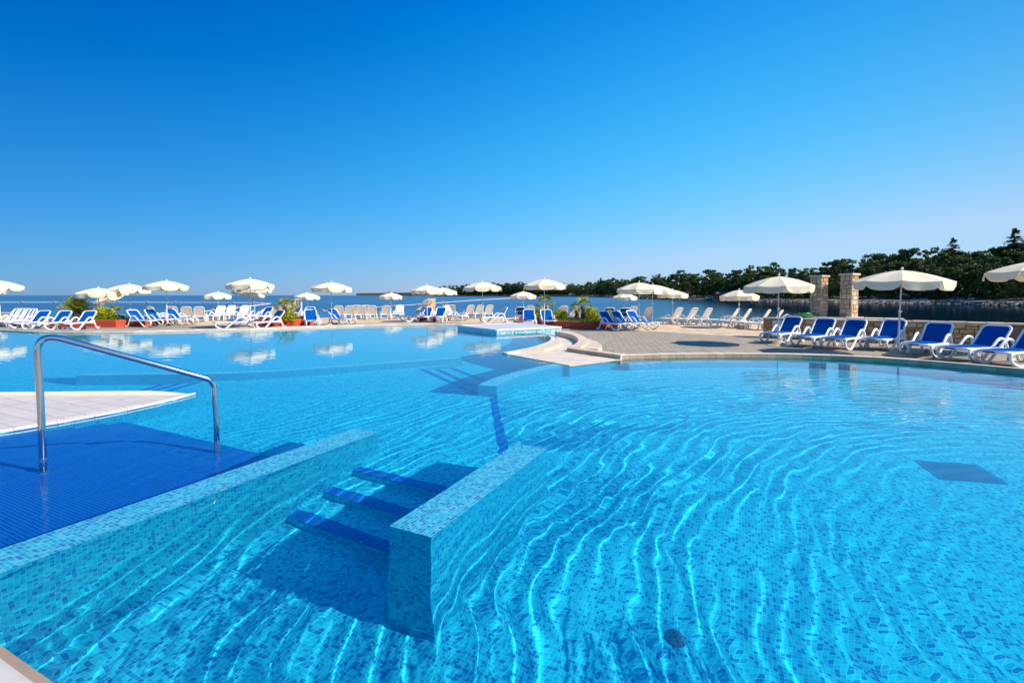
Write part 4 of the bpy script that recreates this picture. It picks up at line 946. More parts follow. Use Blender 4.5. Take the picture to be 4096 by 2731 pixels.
# sign on the wall
sg = K3(empty('rules_sign'), WA + wdn * .31 - wn_ * .047, .06, math.atan2(wdn.y, wdn.x)); tag(sg, 'white pool rules sign with rows of small red ringed pictograms on the stone wall', 'sign')
red, dark, paper = flat('sign_red', (.55, .02, .03), .5), flat('sign_dark', (.03, .04, .10), .5), flat('sign_paper', (.62, .68, .78), .5)
MB().box(0, .62, -.006, 0, 0, .63).build('panel', paper, sg)
rg = random.Random(4)
def ringm(r0, r1, n=16):
    v = [(r * math.cos(2 * math.pi * i / n), 0, r * math.sin(2 * math.pi * i / n)) for r in (r0, r1) for i in range(n)]
    return MB().add(v, [(i, (i + 1) % n, n + (i + 1) % n, n + i) for i in range(n)])
rme = ringm(.030, .037).mesh('pictogram_ring', red)
for r_ in range(4):
    for c_ in range(5):
        cx, cz = .075 + c_ * .118, .47 - r_ * .128
        o = link('pictogram_ring', rme, sg); o.location = (cx, -.0085, cz)
        g_ = MB()
        for k in range(3):
            a, b_ = rg.uniform(-.015, .008), rg.uniform(-.018, .008); g_.box(a, a + rg.uniform(.008, .018), -.002, 0, b_, b_ + rg.uniform(.006, .018))
        if rg.random() < .55: g_.add([(-.024, -.003, -.020), (-.020, -.003, -.024), (.024, -.003, .020), (.020, -.003, .024)], [(0, 1, 2, 3)])
        o = g_.build('pictogram_figure', dark if rg.random() < .7 else red, sg); o.location = (cx, -.0075, cz)
        o = MB().box(-.035, .035, -.001, 0, 0, .006).build('caption', flat('sign_grey', (.35, .38, .48), .6) if r_ == c_ == 0 else bpy.data.materials['sign_grey'], sg); o.location = (cx, -.0075, cz - .058)
for x0, ws, z, m_ in ((.11, (.13,), .575, red), (.27, (.03, .10, .12), .575, dark), (.14, (.11, .10, .15), .545, dark)):
    x = x0
    for w_ in ws: MB().box(x, x + w_, -.008, -.0065, z, z + .016).build('title_word', m_, sg); x += w_ + .012
# hose and pipes on the wall
hp = Vector((0, 0, 0))
P_ = [hp + Vector((.35 * math.cos(a) * (1 - .015 * a), .10 * math.sin(a), .006 * a + .01 * math.sin(3 * a))) for a in np.linspace(0, 26, 110)]
tag(K3(MB().tube(P_, .016, 6).build('garden_hose', flat('green_hose', (.01, .22, .04), .4), smooth=True), WA + wdn * 1.35 + wn_ * .2, .83), 'coiled green hose lying on top of the stone wall', 'hose')
hp2 = Vector((0, 0, 0))
tag(K3(MB().tube(smoothpath([hp2 + Vector(p) for p in ((0, 0, 0), (.1, 0, .05), (.2, .03, .09), (.3, 0, .05), (.42, -.02, .02), (.5, .04, .07), (.6, 0, .01))], 4), .02, 6).build('white_hose', M['white'], smooth=True), WA + wdn * .62 + wn_ * .2, .825), 'short white pipe curled on the stone wall above the sign', 'pipe')
# left sea wall, stone ramp, stone shower
SW0 = Vector((-28.6, 29.3))
lw = K3(empty('sea_wall'), SW0); tag(lw, 'cream low sea wall with square recesses at the left terrace edge', 'wall')
sh_ = lambda pts: [(p[0] - SW0.x, p[1] - SW0.y) for p in pts]
MB().prism(sh_([(-45, 28.2), (-28.6, 29.3), (-28.6, 29.7), (-45, 28.6)]), -.05, .55).build('wall_body', M['seawall'], lw)
MB().prism(sh_([(-45, 28.15), (-28.55, 29.25), (-28.55, 29.75), (-45, 28.65)]), .55, .62).build('coping', M['cap'], lw)
for k in range(6):
    o = empty('recess'); o.parent = lw; o.location = (-.6 - k * 1.0, -.05 - k * .067, .2); o.rotation_euler = (0, 0, .067)
    for x0, x1, z0, z1 in ((0, .26, .22, .25), (0, .26, 0, .03), (0, .03, .03, .22), (.23, .26, .03, .22)): MB().box(x0, x1, -.035, .0, z0, z1).build('recess_frame', M['cap'], o)
def stonewall_block(name, lab, cat, pts_xy, prof, mat_body, th):
    a, b_ = Vector(pts_xy[0]), Vector(pts_xy[1]); d = b_ - a; l = d.length / K; root = empty(name, (a.x, a.y, DZ), math.atan2(d.y, d.x)); root.scale = (K, K, K); tag(root, lab, cat)
    n_ = len(prof); v = [(x * l, 0, z) for x, z in prof] + [(x * l, th, z) for x, z in prof]
    MB().add(v, [tuple(range(n_)), tuple(range(2 * n_ - 1, n_ - 1, -1))] + [(i, n_ + i, n_ + (i + 1) % n_, (i + 1) % n_) for i in range(n_)]).build('core', M['mortar'], root)
    zmax = max(z for _, z in prof); rg = random.Random(9); z = 0; 
    def top(x):
        best = 0
        tops = [p for p in prof if p[1] > 0 or p in (prof[0],)]
        for i in range(n_ - 1):
            (x0, z0), (x1, z1) = prof[i], prof[i + 1]
            if abs(x1 - x0) > 1e-4 and min(x0, x1) <= x <= max(x0, x1): best = max(best, z0 + (z1 - z0) * (x - x0) / (x1 - x0))
        return best
    while z < zmax:
        h = rg.uniform(.13, .2); x = 0
        while x < l - .05:
            w_ = min(rg.uniform(.2, .42), l - x); t_ = min(top((x + .01) / l), top((x + w_ - .01) / l))
            if t_ > z + .05:
                zt = min(z + h, t_); MB().bbox(x + .005, x + w_ - .005, -.02, .01, z + .005, zt - .005, .004).build('stone', mat_body, root)
                MB().bbox(x + .005, x + w_ - .005, th - .01, th + .02, z + .005, zt - .005, .004).build('stone', mat_body, root)
            x += w_
        z += h
    for i in range(n_ - 1):
        (x0, z0), (x1, z1) = prof[i], prof[i + 1]
        if max(z0, z1) > .1 and abs(x1 - x0) > .02:
            q0, q1 = Vector((x0 * l, z0)), Vector((x1 * l, z1)); dd = (q1 - q0); k = max(1, round(dd.length / .45))
            for j in range(k):
                aa, bb = q0.lerp(q1, j / k), q0.lerp(q1, (j + 1) / k)
                MB().add([(aa.x, -.05, aa.y), (bb.x, -.05, bb.y), (bb.x, th + .05, bb.y), (aa.x, th + .05, aa.y), (aa.x, -.05, aa.y + .06), (bb.x, -.05, bb.y + .06), (bb.x, th + .05, bb.y + .06), (aa.x, th + .05, aa.y + .06)], [(4, 5, 6, 7), (0, 1, 5, 4), (1, 2, 6, 5), (2, 3, 7, 6), (3, 0, 4, 7), (3, 2, 1, 0)]).build('cap_stone', M['cap'], root)
    return root
p0, p1 = at(1068, 1277), at(1184, 1277)
stonewall_block('stone_ramp', 'cream stone wall with stepped sloping top behind the small palm planter', 'wall', (p0[:2], p1[:2]), [(0, 0), (0, .75), (.45, .86), (.62, 1.05), (1, 1.35), (1, 0)], M['cream_stone'], .5)
p0, p1 = at(1690, 1281), at(1742, 1278)
shw = stonewall_block('stone_shower', 'small stone shower wall with curved sloping top behind the blue pair', 'shower', (p0[:2], p1[:2]), [(0, 0), (0, .62), (.35, .82), (.42, 1.0), (.62, 1.25), (.95, 1.38), (1, 1.38), (1, 0)], M['stone_light'], .55)
pp = at(1206, 1272); sp = empty('white_post', (pp.x, pp.y, DZ)); sp.scale = (K, K, K); tag(sp, 'short white post with rounded head beside the stone ramp', 'post')
MB().tube([(0, 0, 0), (0, 0, 1.05)], .05, 10).build('shaft', M['white'], sp, smooth=True); MB().lathe([(.05, 1.05), (.06, 1.08), (.05, 1.14), (.015, 1.17)], 10).build('head', M['white'], sp, smooth=True)
pp = at(2352, 1290); sr = empty('ladder_rail', (pp.x, pp.y, DZ)); sr.scale = (K, K, K); tag(sr, 'curved steel ladder rail behind the large planter at the sea edge', 'rail')
for dx in (0, .35): MB().tube(smoothpath([(dx, 0, 0), (dx, 0, .8), (dx + .05, .15, 1.0), (dx + .2, .4, .85), (dx + .45, .7, .4)], 5), .022, 8).build('tube', M['steel'], sr, smooth=True)

# ------------------------------------------------------------------ plants
def leafmat(name, a, b, tr=.3):
    s = NT(name); at_ = s.n('Attribute', attribute_name='tone'); oi = s.n('ObjectInfo')
    c = s.mix(s.math('FRACT', s.math('ADD', at_.outputs['Fac'], s.math('MULTIPLY', oi.outputs['Random'], .3))), a, b)
    t_ = s.n('BsdfTranslucent'); s.l(c, t_.inputs[0]); m_ = s.n('MixShader'); m_.inputs[0].default_value = tr
    s.set(Base_Color=c, Roughness=.65, Specular_IOR_Level=.25); s.l(s.b.outputs[0], m_.inputs[1]); s.l(t_.outputs[0], m_.inputs[2]); s.l(m_.outputs[0], s.t.nodes['Material Output'].inputs[0]); return s.m
M['palm'] = leafmat('palm_leaf', (.13, .20, .02), (.46, .46, .05)); M['bush'] = leafmat('yellow_green_leaf', (.26, .33, .012), (.62, .58, .02)); M['green'] = leafmat('dark_shrub_leaf', (.025, .06, .01), (.09, .13, .02))
M['pine'] = leafmat('pine_needles', (.020, .044, .011), (.115, .150, .028), .2); M['bark'] = flat('bark', (.10, .065, .04), .9, var=.4, bump=.8); M['grassy'] = leafmat('planter_grass', (.05, .10, .01), (.16, .2, .03))
def frond_fan(rg, L_=.55, leaf=.34):
    b = MB(); v0 = Vector((0, 0, 0)); tip = Vector((L_, 0, 0))
    b.tube([(0, 0, 0), (L_ * .5, 0, .01), (L_, 0, 0)], [.010, .008, .006], 4); b.t = [.2] * len(b.f)
    for k in range(15):
        a = R(-100 + 200 * k / 14 + rg.uniform(-4, 4)); l = leaf * rg.uniform(.85, 1.1) * (1 - .15 * abs(k - 7) / 7)
        d = Vector((math.cos(a), math.sin(a), 0)); n_ = Vector((-d.y, d.x, 0)) * .020
        p0, p1, p2 = tip, tip + d * l * .55 + Vector((0, 0, -.02)), tip + d * l + Vector((0, 0, -.10 * rg.uniform(.5, 1.5)))
        b.add([p0 - n_ * .3, p0 + n_ * .3, p1 + n_ + Vector((0, 0, .008)), p1 - n_ + Vector((0, 0, .008)), p2], [(0, 1, 2, 3), (3, 2, 4)], rg.random())
    return b
M['cycad'] = leafmat('cycad_leaf', (.16, .25, .03), (.60, .56, .08))
def frond_pinnate(rg, L_=.95):
    b = MB(); P = [Vector((L_ * t, 0, .32 * L_ * math.sin(t * 2.2) * .6 - .22 * t * t * L_)) for t in (i / 10 for i in range(11))]
    b.tube(P, [.012 * (1 - .08 * i) for i in range(11)], 4); b.t = [.3] * len(b.f)
    for i in range(1, 11):
        for h in (0, .5):
            for s_ in (-1, 1):
                p = P[i - 1].lerp(P[i], h + .25); l = .22 * math.sin(math.pi * (i + h) / 12) + .05
                d = Vector((.55, s_ * .8, .28)).normalized() * l; b.add([p + Vector((-.022, 0, 0)), p + Vector((.024, 0, 0)), p + d], [(0, 1, 2)], rg.random())
    return b
def make_palm(name, kind, h, n_, scale, lab, px, py, zb, seed, trunk_r=.07):
    rg = random.Random(seed); p = at(px, py, zb); root = empty(name, (p.x, p.y, zb)); root.scale = (K, K, K); tag(root, lab, 'palm')
    tb = MB()
    P = [(.03 * math.sin(3 * t), .02 * t, h * t) for t in (i / 6 for i in range(7))]
    tb.tube(P, [trunk_r * (1.15 - .25 * i / 6) for i in range(7)], 9)
    for k in range(int(90 * max(h, .3))):
        a = rg.uniform(0, 6.28); z = rg.uniform(0, h); q = Vector((math.cos(a), math.sin(a), 0)); c_ = Vector((0, 0, z)) + q * trunk_r * .9
        tb.add([c_ + Vector((-q.y, q.x, 0)) * .03, c_ - Vector((-q.y, q.x, 0)) * .03, c_ + q * .05 + Vector((0, 0, .08))], [(0, 1, 2)])
    tb.build('trunk', M['bark'], root)
    mes = [(frond_fan(rg) if kind == 'fan' else frond_pinnate(rg)).mesh('frond', M['palm'] if kind == 'fan' else M['cycad']) for _ in range(3)]
    for k in range(n_):
        o = link('frond', mes[k % 3], root); az = k * 2.39996 + rg.uniform(-.2, .2); t = (k + .5) / n_
        el = R(78 - 95 * t) if kind == 'fan' else R(75 - 72 * t); o.location = (0, 0, h - .03); o.rotation_euler = (rg.uniform(-.5, .5), -el, az); o.scale = (scale * rg.uniform(.85, 1.1),) * 3
    return root
def leafblob(rg, rx, ry, rz, n_, sz, up=.3):
    b = MB()
    for k in range(n_):
        while True:
            q = Vector((rg.uniform(-1, 1), rg.uniform(-1, 1), rg.uniform(-.6, 1)))
            if .35 < q.length < 1: break
        lump = 1 + .18 * math.sin(5 * q.x + 1) * math.sin(6 * q.y + 2) + .1 * math.sin(9 * q.z)
        c_ = Vector((q.x * rx, q.y * ry, q.z * rz)) * lump; d = (q + Vector((rg.uniform(-.8, .8), rg.uniform(-.8, .8), rg.uniform(-.3, .9)))).normalized(); a = d.cross(Vector((rg.uniform(-1, 1), rg.uniform(-1, 1), rg.uniform(-1, 1)))).normalized(); s_ = sz * rg.uniform(.6, 1.3)
        b.add([c_ - a * s_ * .4, c_ + d * s_ * .5 - a * s_ * .1 + d.cross(a) * s_ * .3, c_ + d * s_, c_ + d * s_ * .45 - d.cross(a) * s_ * .3], [(0, 1, 2, 3)], rg.random())
    return b
def bush(lab, px, py, zb, rx, rz, mat, seed, n_=900, sz=.09):
    rg = random.Random(seed); p = at(px, py, zb); root = empty('shrub', (p.x, p.y, zb)); root.scale = (K, K, K); tag(root, lab, 'shrub')
    leafblob(rg, rx, rx * .8, rz, n_, sz).build('leaves', mat, root).location = (0, 0, rz * .55)
    st_ = MB()
    for k in range(7):
        a = rg.uniform(0, 6.28); st_.tube([(0, 0, 0), (math.cos(a) * rx * .3, math.sin(a) * rx * .3, rz * .5), (math.cos(a) * rx * .6, math.sin(a) * rx * .5, rz)], .008, 4)
    st_.build('stems', M['bark'], root)
def planter(lab, pts, h, seed, soil_grass=True):
    cx = sum(p[0] for p in pts) / len(pts); cy = sum(p[1] for p in pts) / len(pts); root = K3(empty('red_planter'), (cx, cy)); tag(root, lab, 'planter', 'red planters on the deck')
    L_ = [(p[0] - cx, p[1] - cy) for p in pts]; n_ = len(L_)
    a = sum(L_[i][0] * L_[(i + 1) % n_][1] - L_[(i + 1) % n_][0] * L_[i][1] for i in range(n_))
    if a < 0: L_ = L_[::-1]
    I = [(x * (1 - .12 / max(.3, math.hypot(x, y))), y * (1 - .12 / max(.3, math.hypot(x, y)))) for x, y in L_]
    b = MB(); v = [(x * 1.0, y, 0) for x, y in L_] + [(x * 1.02, y * 1.02, h - .02) for x, y in L_] + [(x * 1.01, y * 1.01, h) for x, y in L_] + [(x, y, h) for x, y in I] + [(x, y, h - .08) for x, y in I]
    b.add(v, [(k * n_ + i, k * n_ + (i + 1) % n_, (k + 1) * n_ + (i + 1) % n_, (k + 1) * n_ + i) for k in range(4) for i in range(n_)]); b.build('box', M['terracotta'], root)
    MB().add([(x, y, h - .06) for x, y in I], [tuple(range(n_))]).build('soil', M['soil'], root)
    if soil_grass:
        rg = random.Random(seed); g_ = MB(); cand = []
        xs = [p[0] for p in I]; ys = [p[1] for p in I]
        pts_ = np.array([(rg.uniform(min(xs), max(xs)), rg.uniform(min(ys), max(ys))) for _ in range(2600)]); k_ = inside(pts_, I)
        for (x, y), q in zip(pts_, k_):
            if not q: continue
            a = rg.uniform(0, 6.28); hh = rg.uniform(.05, .2); dx, dy = math.cos(a) * .02, math.sin(a) * .02
            g_.add([(x - dx, y - dy, h - .06), (x + dx, y + dy, h - .06), (x + dy * 2.5, y - dx * 2.5, h - .06 + hh)], [(0, 1, 2)], rg.random())
        tag(g_.build('grass', M['grassy'], root), kind='stuff')
    return root
P1 = [(-23.8, 25.0), (-20.44, 25.05), (-19.4, 26.2), (-19.5, 27.6), (-23.6, 27.6)]
planter('long red planter holding the big cycad palm and a yellow green shrub', P1, .37, 1)
planter('smaller red planter of the squat fan palm near the three stacked umbrellas', [(-13.2, 24.9), (-12.1, 24.75), (-11.2, 25.0), (-10.9, 26.6), (-12.0, 27.3), (-13.4, 26.6)], .42, 2)
planter('large angular red planter with fan palms beside the raised mosaic basin', [(1.3, 26.2), (2.31, 24.47), (3.35, 23.7), (4.0, 23.74), (5.4, 24.8), (5.6, 26.4), (4.6, 28.2), (2.6, 28.4)], .36, 3)
planter('small square red planter end left of the facing blue pair', [tuple(at(2076, 1291).xy / K), tuple(at(2091, 1291).xy / K), tuple(at(2092, 1283).xy / K), tuple(at(2079, 1283).xy / K)], .33, 4, False)
planter('low red planter behind the blue pair at the stone shower', [tuple(at(1668, 1286).xy / K), tuple(at(1742, 1286).xy / K), tuple(at(1742, 1281).xy / K), tuple(at(1670, 1281).xy / K)], .22, 5, False)
for k, (px, py) in enumerate(((2274, 1296), )):
    pass
lf = K3(empty('planter_lamp'), (2.77, 24.08), .17, math.atan2(-.77, 1.04)); tag(lf, 'small grey louvre lamp set in the side of the large red planter', 'lamp')
MB().bbox(-.09, .09, -.03, .02, -.07, .07, .004).build('housing', M['rubber'], lf); MB().box(-.055, .055, -.034, -.03, -.02, .025).build('louvre', M['navy'], lf)
make_palm('cycad_palm', 'pin', .42, 46, .95, 'big bristling cycad palm on a shaggy trunk in the long red planter', 308, 1281, DZ + .3 * K, 21, .2)
make_palm('fan_palm', 'fan', .38, 16, .62, 'small dark palm at the shaded end of the long red planter', 464, 1280, DZ + .3 * K, 22, .06)
make_palm('fan_palm', 'fan', .70, 22, .70, 'leaning fan palm with thick trunk in the smaller red planter', 1138, 1281, DZ + .36 * K, 23, .10)
make_palm('fan_palm', 'fan', .35, 14, .55, 'low spiky palm at the foot of the leaning fan palm', 1172, 1280, DZ + .36 * K, 24, .05)
make_palm('fan_palm', 'fan', .85, 22, .75, 'fan palm rising between the two blue loungers facing the pool', 2180, 1279, DZ + .3 * K, 25, .08)
make_palm('fan_palm', 'fan', .55, 10, .50, 'small fan palm leaning right beside the taller one behind the blue pair', 2204, 1279, DZ + .3 * K, 26, .05)
make_palm('fan_palm', 'fan', .72, 22, .78, 'twin trunk fan palm, brighter one in the large red planter', 2330, 1281, DZ + .3 * K, 27, .11)
make_palm('fan_palm', 'fan', .60, 12, .55, 'twin trunk fan palm, darker one in the large red planter', 2306, 1281, DZ + .3 * K, 28, .10)
bush('yellow green rounded shrub between the cycad and the small dark palm', 412, 1281, DZ + .3 * K, .55, .42, M['bush'], 31, 1500, .1)
bush('dark green low shrub at the right end of the long red planter', 447, 1281, DZ + .28 * K, .5, .22, M['green'], 32, 700)
bush('leafy light green clump below the leaning fan palm', 1156, 1281, DZ + .36 * K, .4, .32, M['bush'], 33, 700)
bush('yellow green shrub filling the gap between the two facing blue loungers', 2157, 1279, DZ + .3 * K, .38, .36, M['bush'], 34, 1000)
bush('yellow green shrub at the left corner of the large red planter', 2243, 1280, DZ + .3 * K, .42, .36, M['bush'], 35, 1100)
bush('biggest round yellow green shrub in the large red planter', 2368, 1281, DZ + .3 * K, .42, .42, M['bush'], 36, 1400)
bush('small yellow green shrub behind the first of three blue loungers', 2434, 1280, DZ + .3 * K, .3, .3, M['bush'], 37, 700)

# ------------------------------------------------------------------ buoy lines
bw, bp = flat('buoy_white', (.8, .8, .8), .4), flat('buoy_coral', (.75, .12, .10), .4)
def buoyline(pts, lab, every, nsm):
    P = resample([Vector(p) for p in pts], every); root = empty('buoy_line', P[0]); tag(root, lab, 'buoy line'); o0 = P[0]
    b = MB()
    for i in range(len(P) - 1):
        for j in range(nsm):
            if j == 0: continue
            c_ = P[i].lerp(P[i + 1], j / nsm) - o0; r_ = .06 + .0005 * (P[i].y); b.lathe([(r_ * .2, SEA * 0 - r_ * .3), (r_, 0), (r_ * .7, r_ * .8), (r_ * .1, r_)], 6, c_.x, c_.y)
    tag(b.build('small_floats', bw, root), kind='stuff')
    MB().tube([p - o0 + Vector((0, 0, .04)) for p in P], .015, 4).build('rope', bw, root)
    for p in P:
        r_ = .17 + .0009 * p.y; c_ = p - o0; MB().lathe([(r_ * .3, -.1), (r_, r_ * .4), (r_ * .8, r_ * 1.1), (r_ * .1, r_ * 1.4)], 8, 0, 0).build('coral_buoy', bp, root).location = c_
sp_ = lambda *l: [at(px, py, SEA + .02) for px, py in l]
buoyline(sp_((-300, 1209), (0, 1209), (500, 1209), (1000, 1210.5), (1081, 1215)), 'long buoy line with coral floats parallel to the horizon', 14., 22)
buoyline(sp_((1081, 1215), (1040, 1220), (942, 1232), (780, 1250)), 'buoy line running back toward the terrace from the corner float', 12., 20)
buoyline(sp_((1290, 1244), (1490, 1229), (1640, 1220), (1800, 1208), (1950, 1198), (2050, 1193)), 'buoy line crossing the bay toward the wooded shore', 22., 30)

# ------------------------------------------------------------------ far shore
SHORE = [(1425, 1183.3, 5), (1600, 1184.2, 6), (1700, 1184.8, 8), (1900, 1185.2, 8), (2050, 1185.8, 8), (2230, 1186.6, 8), (2350, 1187.6, 8), (2444, 1189.5, 8), (2557, 1196, 8), (2765, 1200.5, 8), (2900, 1202.5, 8), (3057, 1206.7, 8), (3236, 1210, 8), (3425, 1212, 8), (3808, 1216, 8), (4096, 1224, 8), (4500, 1236, 8)]
SP = [at(px, py, SEA) for px, py, _ in SHORE]
# keep the bay edge smooth in plan
rock = flat('shore_rock', (.15, .115, .075), .95, var=.5, vs=.6, bump=1., bs=3); rock2 = flat('pale_shore_rock', (.34, .30, .24), .95, var=.3, vs=.8, bump=1., bs=3)
land_m = flat('shore_earth', (.11, .10, .06), .95, var=.4, vs=.15); lawn = flat('sunlit_lawn', (.16, .20, .04), .95, var=.3, vs=.2); quay = flat('promenade_concrete', (.38, .36, .34), .85, var=.12, vs=.4)
def offs(P, k):
    out = []
    for i, p in enumerate(P):
        v = Vector((p.x, p.y)).normalized(); out.append(Vector((p.x + v.x * k, p.y + v.y * k, 0)))
    return out
def landband(name, k0, k1, z0, z1, mat, k1z=None):
    A, B = offs(SP, k0), offs(SP, k1); b = MB()
    for i in range(len(A) - 1):
        b.add([(A[i].x, A[i].y, z0), (A[i + 1].x, A[i + 1].y, z0), (B[i + 1].x, B[i + 1].y, z1), (B[i].x, B[i].y, z1)], [(0, 1, 2, 3)])
    return b.build(name, mat)
tag(landband('rocky_shore', -.5, 7, SEA - .15, SEA + .75, rock), kind='structure')
tag(landband('promenade', 7, 12, SEA + 1.0, SEA + 1.05, quay), kind='structure')
tag(landband('promenade_face', 7, 7.01, SEA + .3, SEA + 1.0, quay), kind='structure')
tag(landband('wood_floor', 12, 60, SEA + 1.1, SEA + 3, land_m), kind='structure')
tag(landband('wooded_hill', 60, 260, SEA + 3, SEA + 14, flat('undergrowth', (.022, .030, .010), .95, var=.5, vs=.3)), kind='structure')
rg = random.Random(5)
rb = MB()
Pf = resample([p for p in SP], 1.4)
for p in Pf:
    d = Vector((p.x, p.y)).length
    if d > 900 or d < 100: continue
    for _ in range(5 if d < 330 else 2):
        k = rg.uniform(0, 7.); v = Vector((p.x, p.y)).normalized(); c_ = Vector((p.x + v.x * k + rg.uniform(-.7, .7), p.y + v.y * k, SEA + k * .11 - .1)); s_ = rg.uniform(.25, .9) * (1 + d / 500)
        vs = [c_ + Vector((rg.uniform(.6, 1.1) * s_ * math.cos(a), rg.uniform(.6, 1.1) * s_ * math.sin(a), -.1)) for a in (0, 1.3, 2.5, 3.7, 5.)] + [c_ + Vector((rg.uniform(.2, .6) * s_ * math.cos(a), rg.uniform(.2, .6) * s_ * math.sin(a), s_ * rg.uniform(.3, .6))) for a in (0, 1.3, 2.5, 3.7, 5.)]
        rb.add(vs, [(5, 6, 7, 8, 9)] + [(i, (i + 1) % 5, 5 + (i + 1) % 5, 5 + i) for i in range(5)], rg.random())
tag(rb.build('shore_rocks', rnd_mat('mixed_shore_rocks', [(0, (.07, .055, .035)), (.45, (.14, .105, .065)), (.75, (.24, .19, .13)), (.93, (.42, .37, .3)), (1, (.55, .5, .43))], .95, .6, 3, .4, 1.)), 'dark and pale boulders along the far waterline', 'rocks', kind='stuff')
# trees
def pine_mesh(rg, h, kind='pine'):
    b = MB(); tr_ = MB()
    if kind == 'pine':
        th = h * .38; lean = rg.uniform(-.6, .6)
        tr_.tube([(0, 0, 0), (lean * .3, 0, h * .3), (lean, 0, h * .75)], [h * .022, h * .017, h * .008], 6)
        for k in range(4):
            a = rg.uniform(0, 6.28); tr_.tube([(lean * .5, 0, h * .4), (math.cos(a) * h * .2, math.sin(a) * h * .2, h * .65)], [h * .009, h * .004], 4)
        for k in range(84):
            t = rg.random(); z = h * (.13 + .80 * t); R_ = h * .40 * math.sin(math.pi * min(1, .25 + .70 * t)) ** .6; a = rg.uniform(0, 6.28); q = math.sqrt(rg.random())
            c_ = Vector((lean * t + math.cos(a) * R_ * q, math.sin(a) * R_ * q, z)); s_ = h * rg.uniform(.045, .105); tone = rg.uniform(0, .7)
            for _ in range(62):
                d = Vector((rg.gauss(0, 1), rg.gauss(0, 1), rg.gauss(0, .65))); d = d.normalized() * rg.uniform(.55, 1) ; p = c_ + Vector((d.x, d.y, d.z * .62)) * s_
                e = Vector((rg.gauss(0, 1), rg.gauss(0, 1), rg.gauss(0, 1) + .5)).normalized() * h * .022; f_ = e.cross(d).normalized() * h * .016
                b.add([p - f_, p + e, p + f_, p - e * .7], [(0, 1, 2, 3)], min(1, max(0, tone + rg.uniform(-.12, .3))))
    elif kind == 'conifer':
        tr_.tube([(0, 0, 0), (0, 0, h)], [h * .02, h * .003], 6)
        for k in range(150):
            z = h * rg.uniform(.08, .985); R_ = h * .36 * (1 - z / h) ** .85 + .02 * h; a = rg.uniform(0, 6.28)
            for j in range(26):
                q = rg.uniform(.1, 1); p = Vector((math.cos(a) * R_ * q, math.sin(a) * R_ * q, z - .10 * R_ * q + rg.uniform(-.012, .012) * h)); e = Vector((math.cos(a + rg.uniform(-.9, .9)), math.sin(a + rg.uniform(-.9, .9)), rg.uniform(-.3, .4))) * h * .022; f_ = e.cross(Vector((0, 0, 1))) * .6
                b.add([p - f_, p + e, p + f_, p - e * .5], [(0, 1, 2, 3)], rg.uniform(0, .6))
    else:
        tr_.tube([(0, 0, 0), (0, 0, h * .9)], h * .015, 5)
        for k in range(900):
            t = rg.random(); R_ = h * .07 * math.sin(math.pi * (.12 + .88 * t)) ** .6; a = rg.uniform(0, 6.28); p = Vector((math.cos(a) * R_, math.sin(a) * R_, h * (.06 + .94 * t)))
            e = Vector((rg.gauss(0, .4), rg.gauss(0, .4), 1)).normalized() * h * .02; f_ = e.cross(Vector((math.cos(a), math.sin(a), 0))) * .5
            b.add([p - f_, p + e, p + f_, p - e * .5], [(0, 1, 2, 3)], rg.uniform(0, .4))
    return b.mesh('crown', M['pine']), tr_.mesh('trunk', M['bark'], smooth=True)
rg = random.Random(12)
VAR = [pine_mesh(rg, 10.) for _ in range(6)]; CON = pine_mesh(rg, 10., 'conifer'); CYP = pine_mesh(rg, 10., 'cypress')
TOP = [(1772, 1141), (1800, 1143), (1853, 1139), (1890, 1141), (1940, 1140), (1966, 1133), (2030, 1134), (2091, 1129), (2150, 1138), (2210, 1140), (2255, 1134), (2320, 1137), (2370, 1127), (2408, 1121), (2460, 1112), (2512, 1110), (2560, 1100), (2602, 1093), (2680, 1093), (2760, 1088), (2819, 1085), (2908, 1081), (2980, 1072), (3042, 1066), (3087, 1058), (3160, 1064), (3250, 1057), (3325, 1041), (3435, 1025), (3520, 1014), (3580, 1012), (3638, 1000), (3700, 998), (3831, 980), (3920, 990), (4005, 985), (4060, 975), (4200, 965)]
def lerp_list(L_, x, c=1):
    for i in range(len(L_) - 1):
        if L_[i][0] <= x <= L_[i + 1][0]: t = (x - L_[i][0]) / (L_[i + 1][0] - L_[i][0]); return L_[i][c] + (L_[i + 1][c] - L_[i][c]) * t
    return L_[0][c] if x < L_[0][0] else L_[-1][c]
def shore_dist(px):
    y = lerp_list(SHORE, px); return at(px, y, SEA).y
def tree(px, Yd, top_y, var, lab, grp, cat='tree', name='pine_tree', sxy=1.):
    z0 = SEA + 1.1 + max(0, (Yd - shore_dist(px) - 14)) * .02; zt = CH + (HOR - top_y) / FOC * Yd; h = max(1.5, (zt - z0) * 1.05)
    p = at_dist(px, Yd, 0); o = empty(name, (p.x, p.y, z0), rg.uniform(0, 6.28)); tag(o, lab, cat, grp)
    k = h / 10.; w_ = max(k, .75 * k) * sxy * rg.uniform(.8, 1.3)
    o.scale = (w_, w_, k); link('crown', var[0], o); link('trunk', var[1], o); return o
Z3 = [(1772, 2060, 'pine in the faint far row at the tip of the wooded headland', 'pines on the distant headland'), (2060, 2420, 'pine among the middle stretch of the wooded shore across the bay', 'pines on the middle shore'),
      (2420, 3080, 'pine in the dense dark wood above the rocky shore across the bay', 'pines above the rocky shore'), (3080, 4300, 'tall pine in the near dark wood behind the pillars and umbrellas', 'tall pines behind the promenade')]
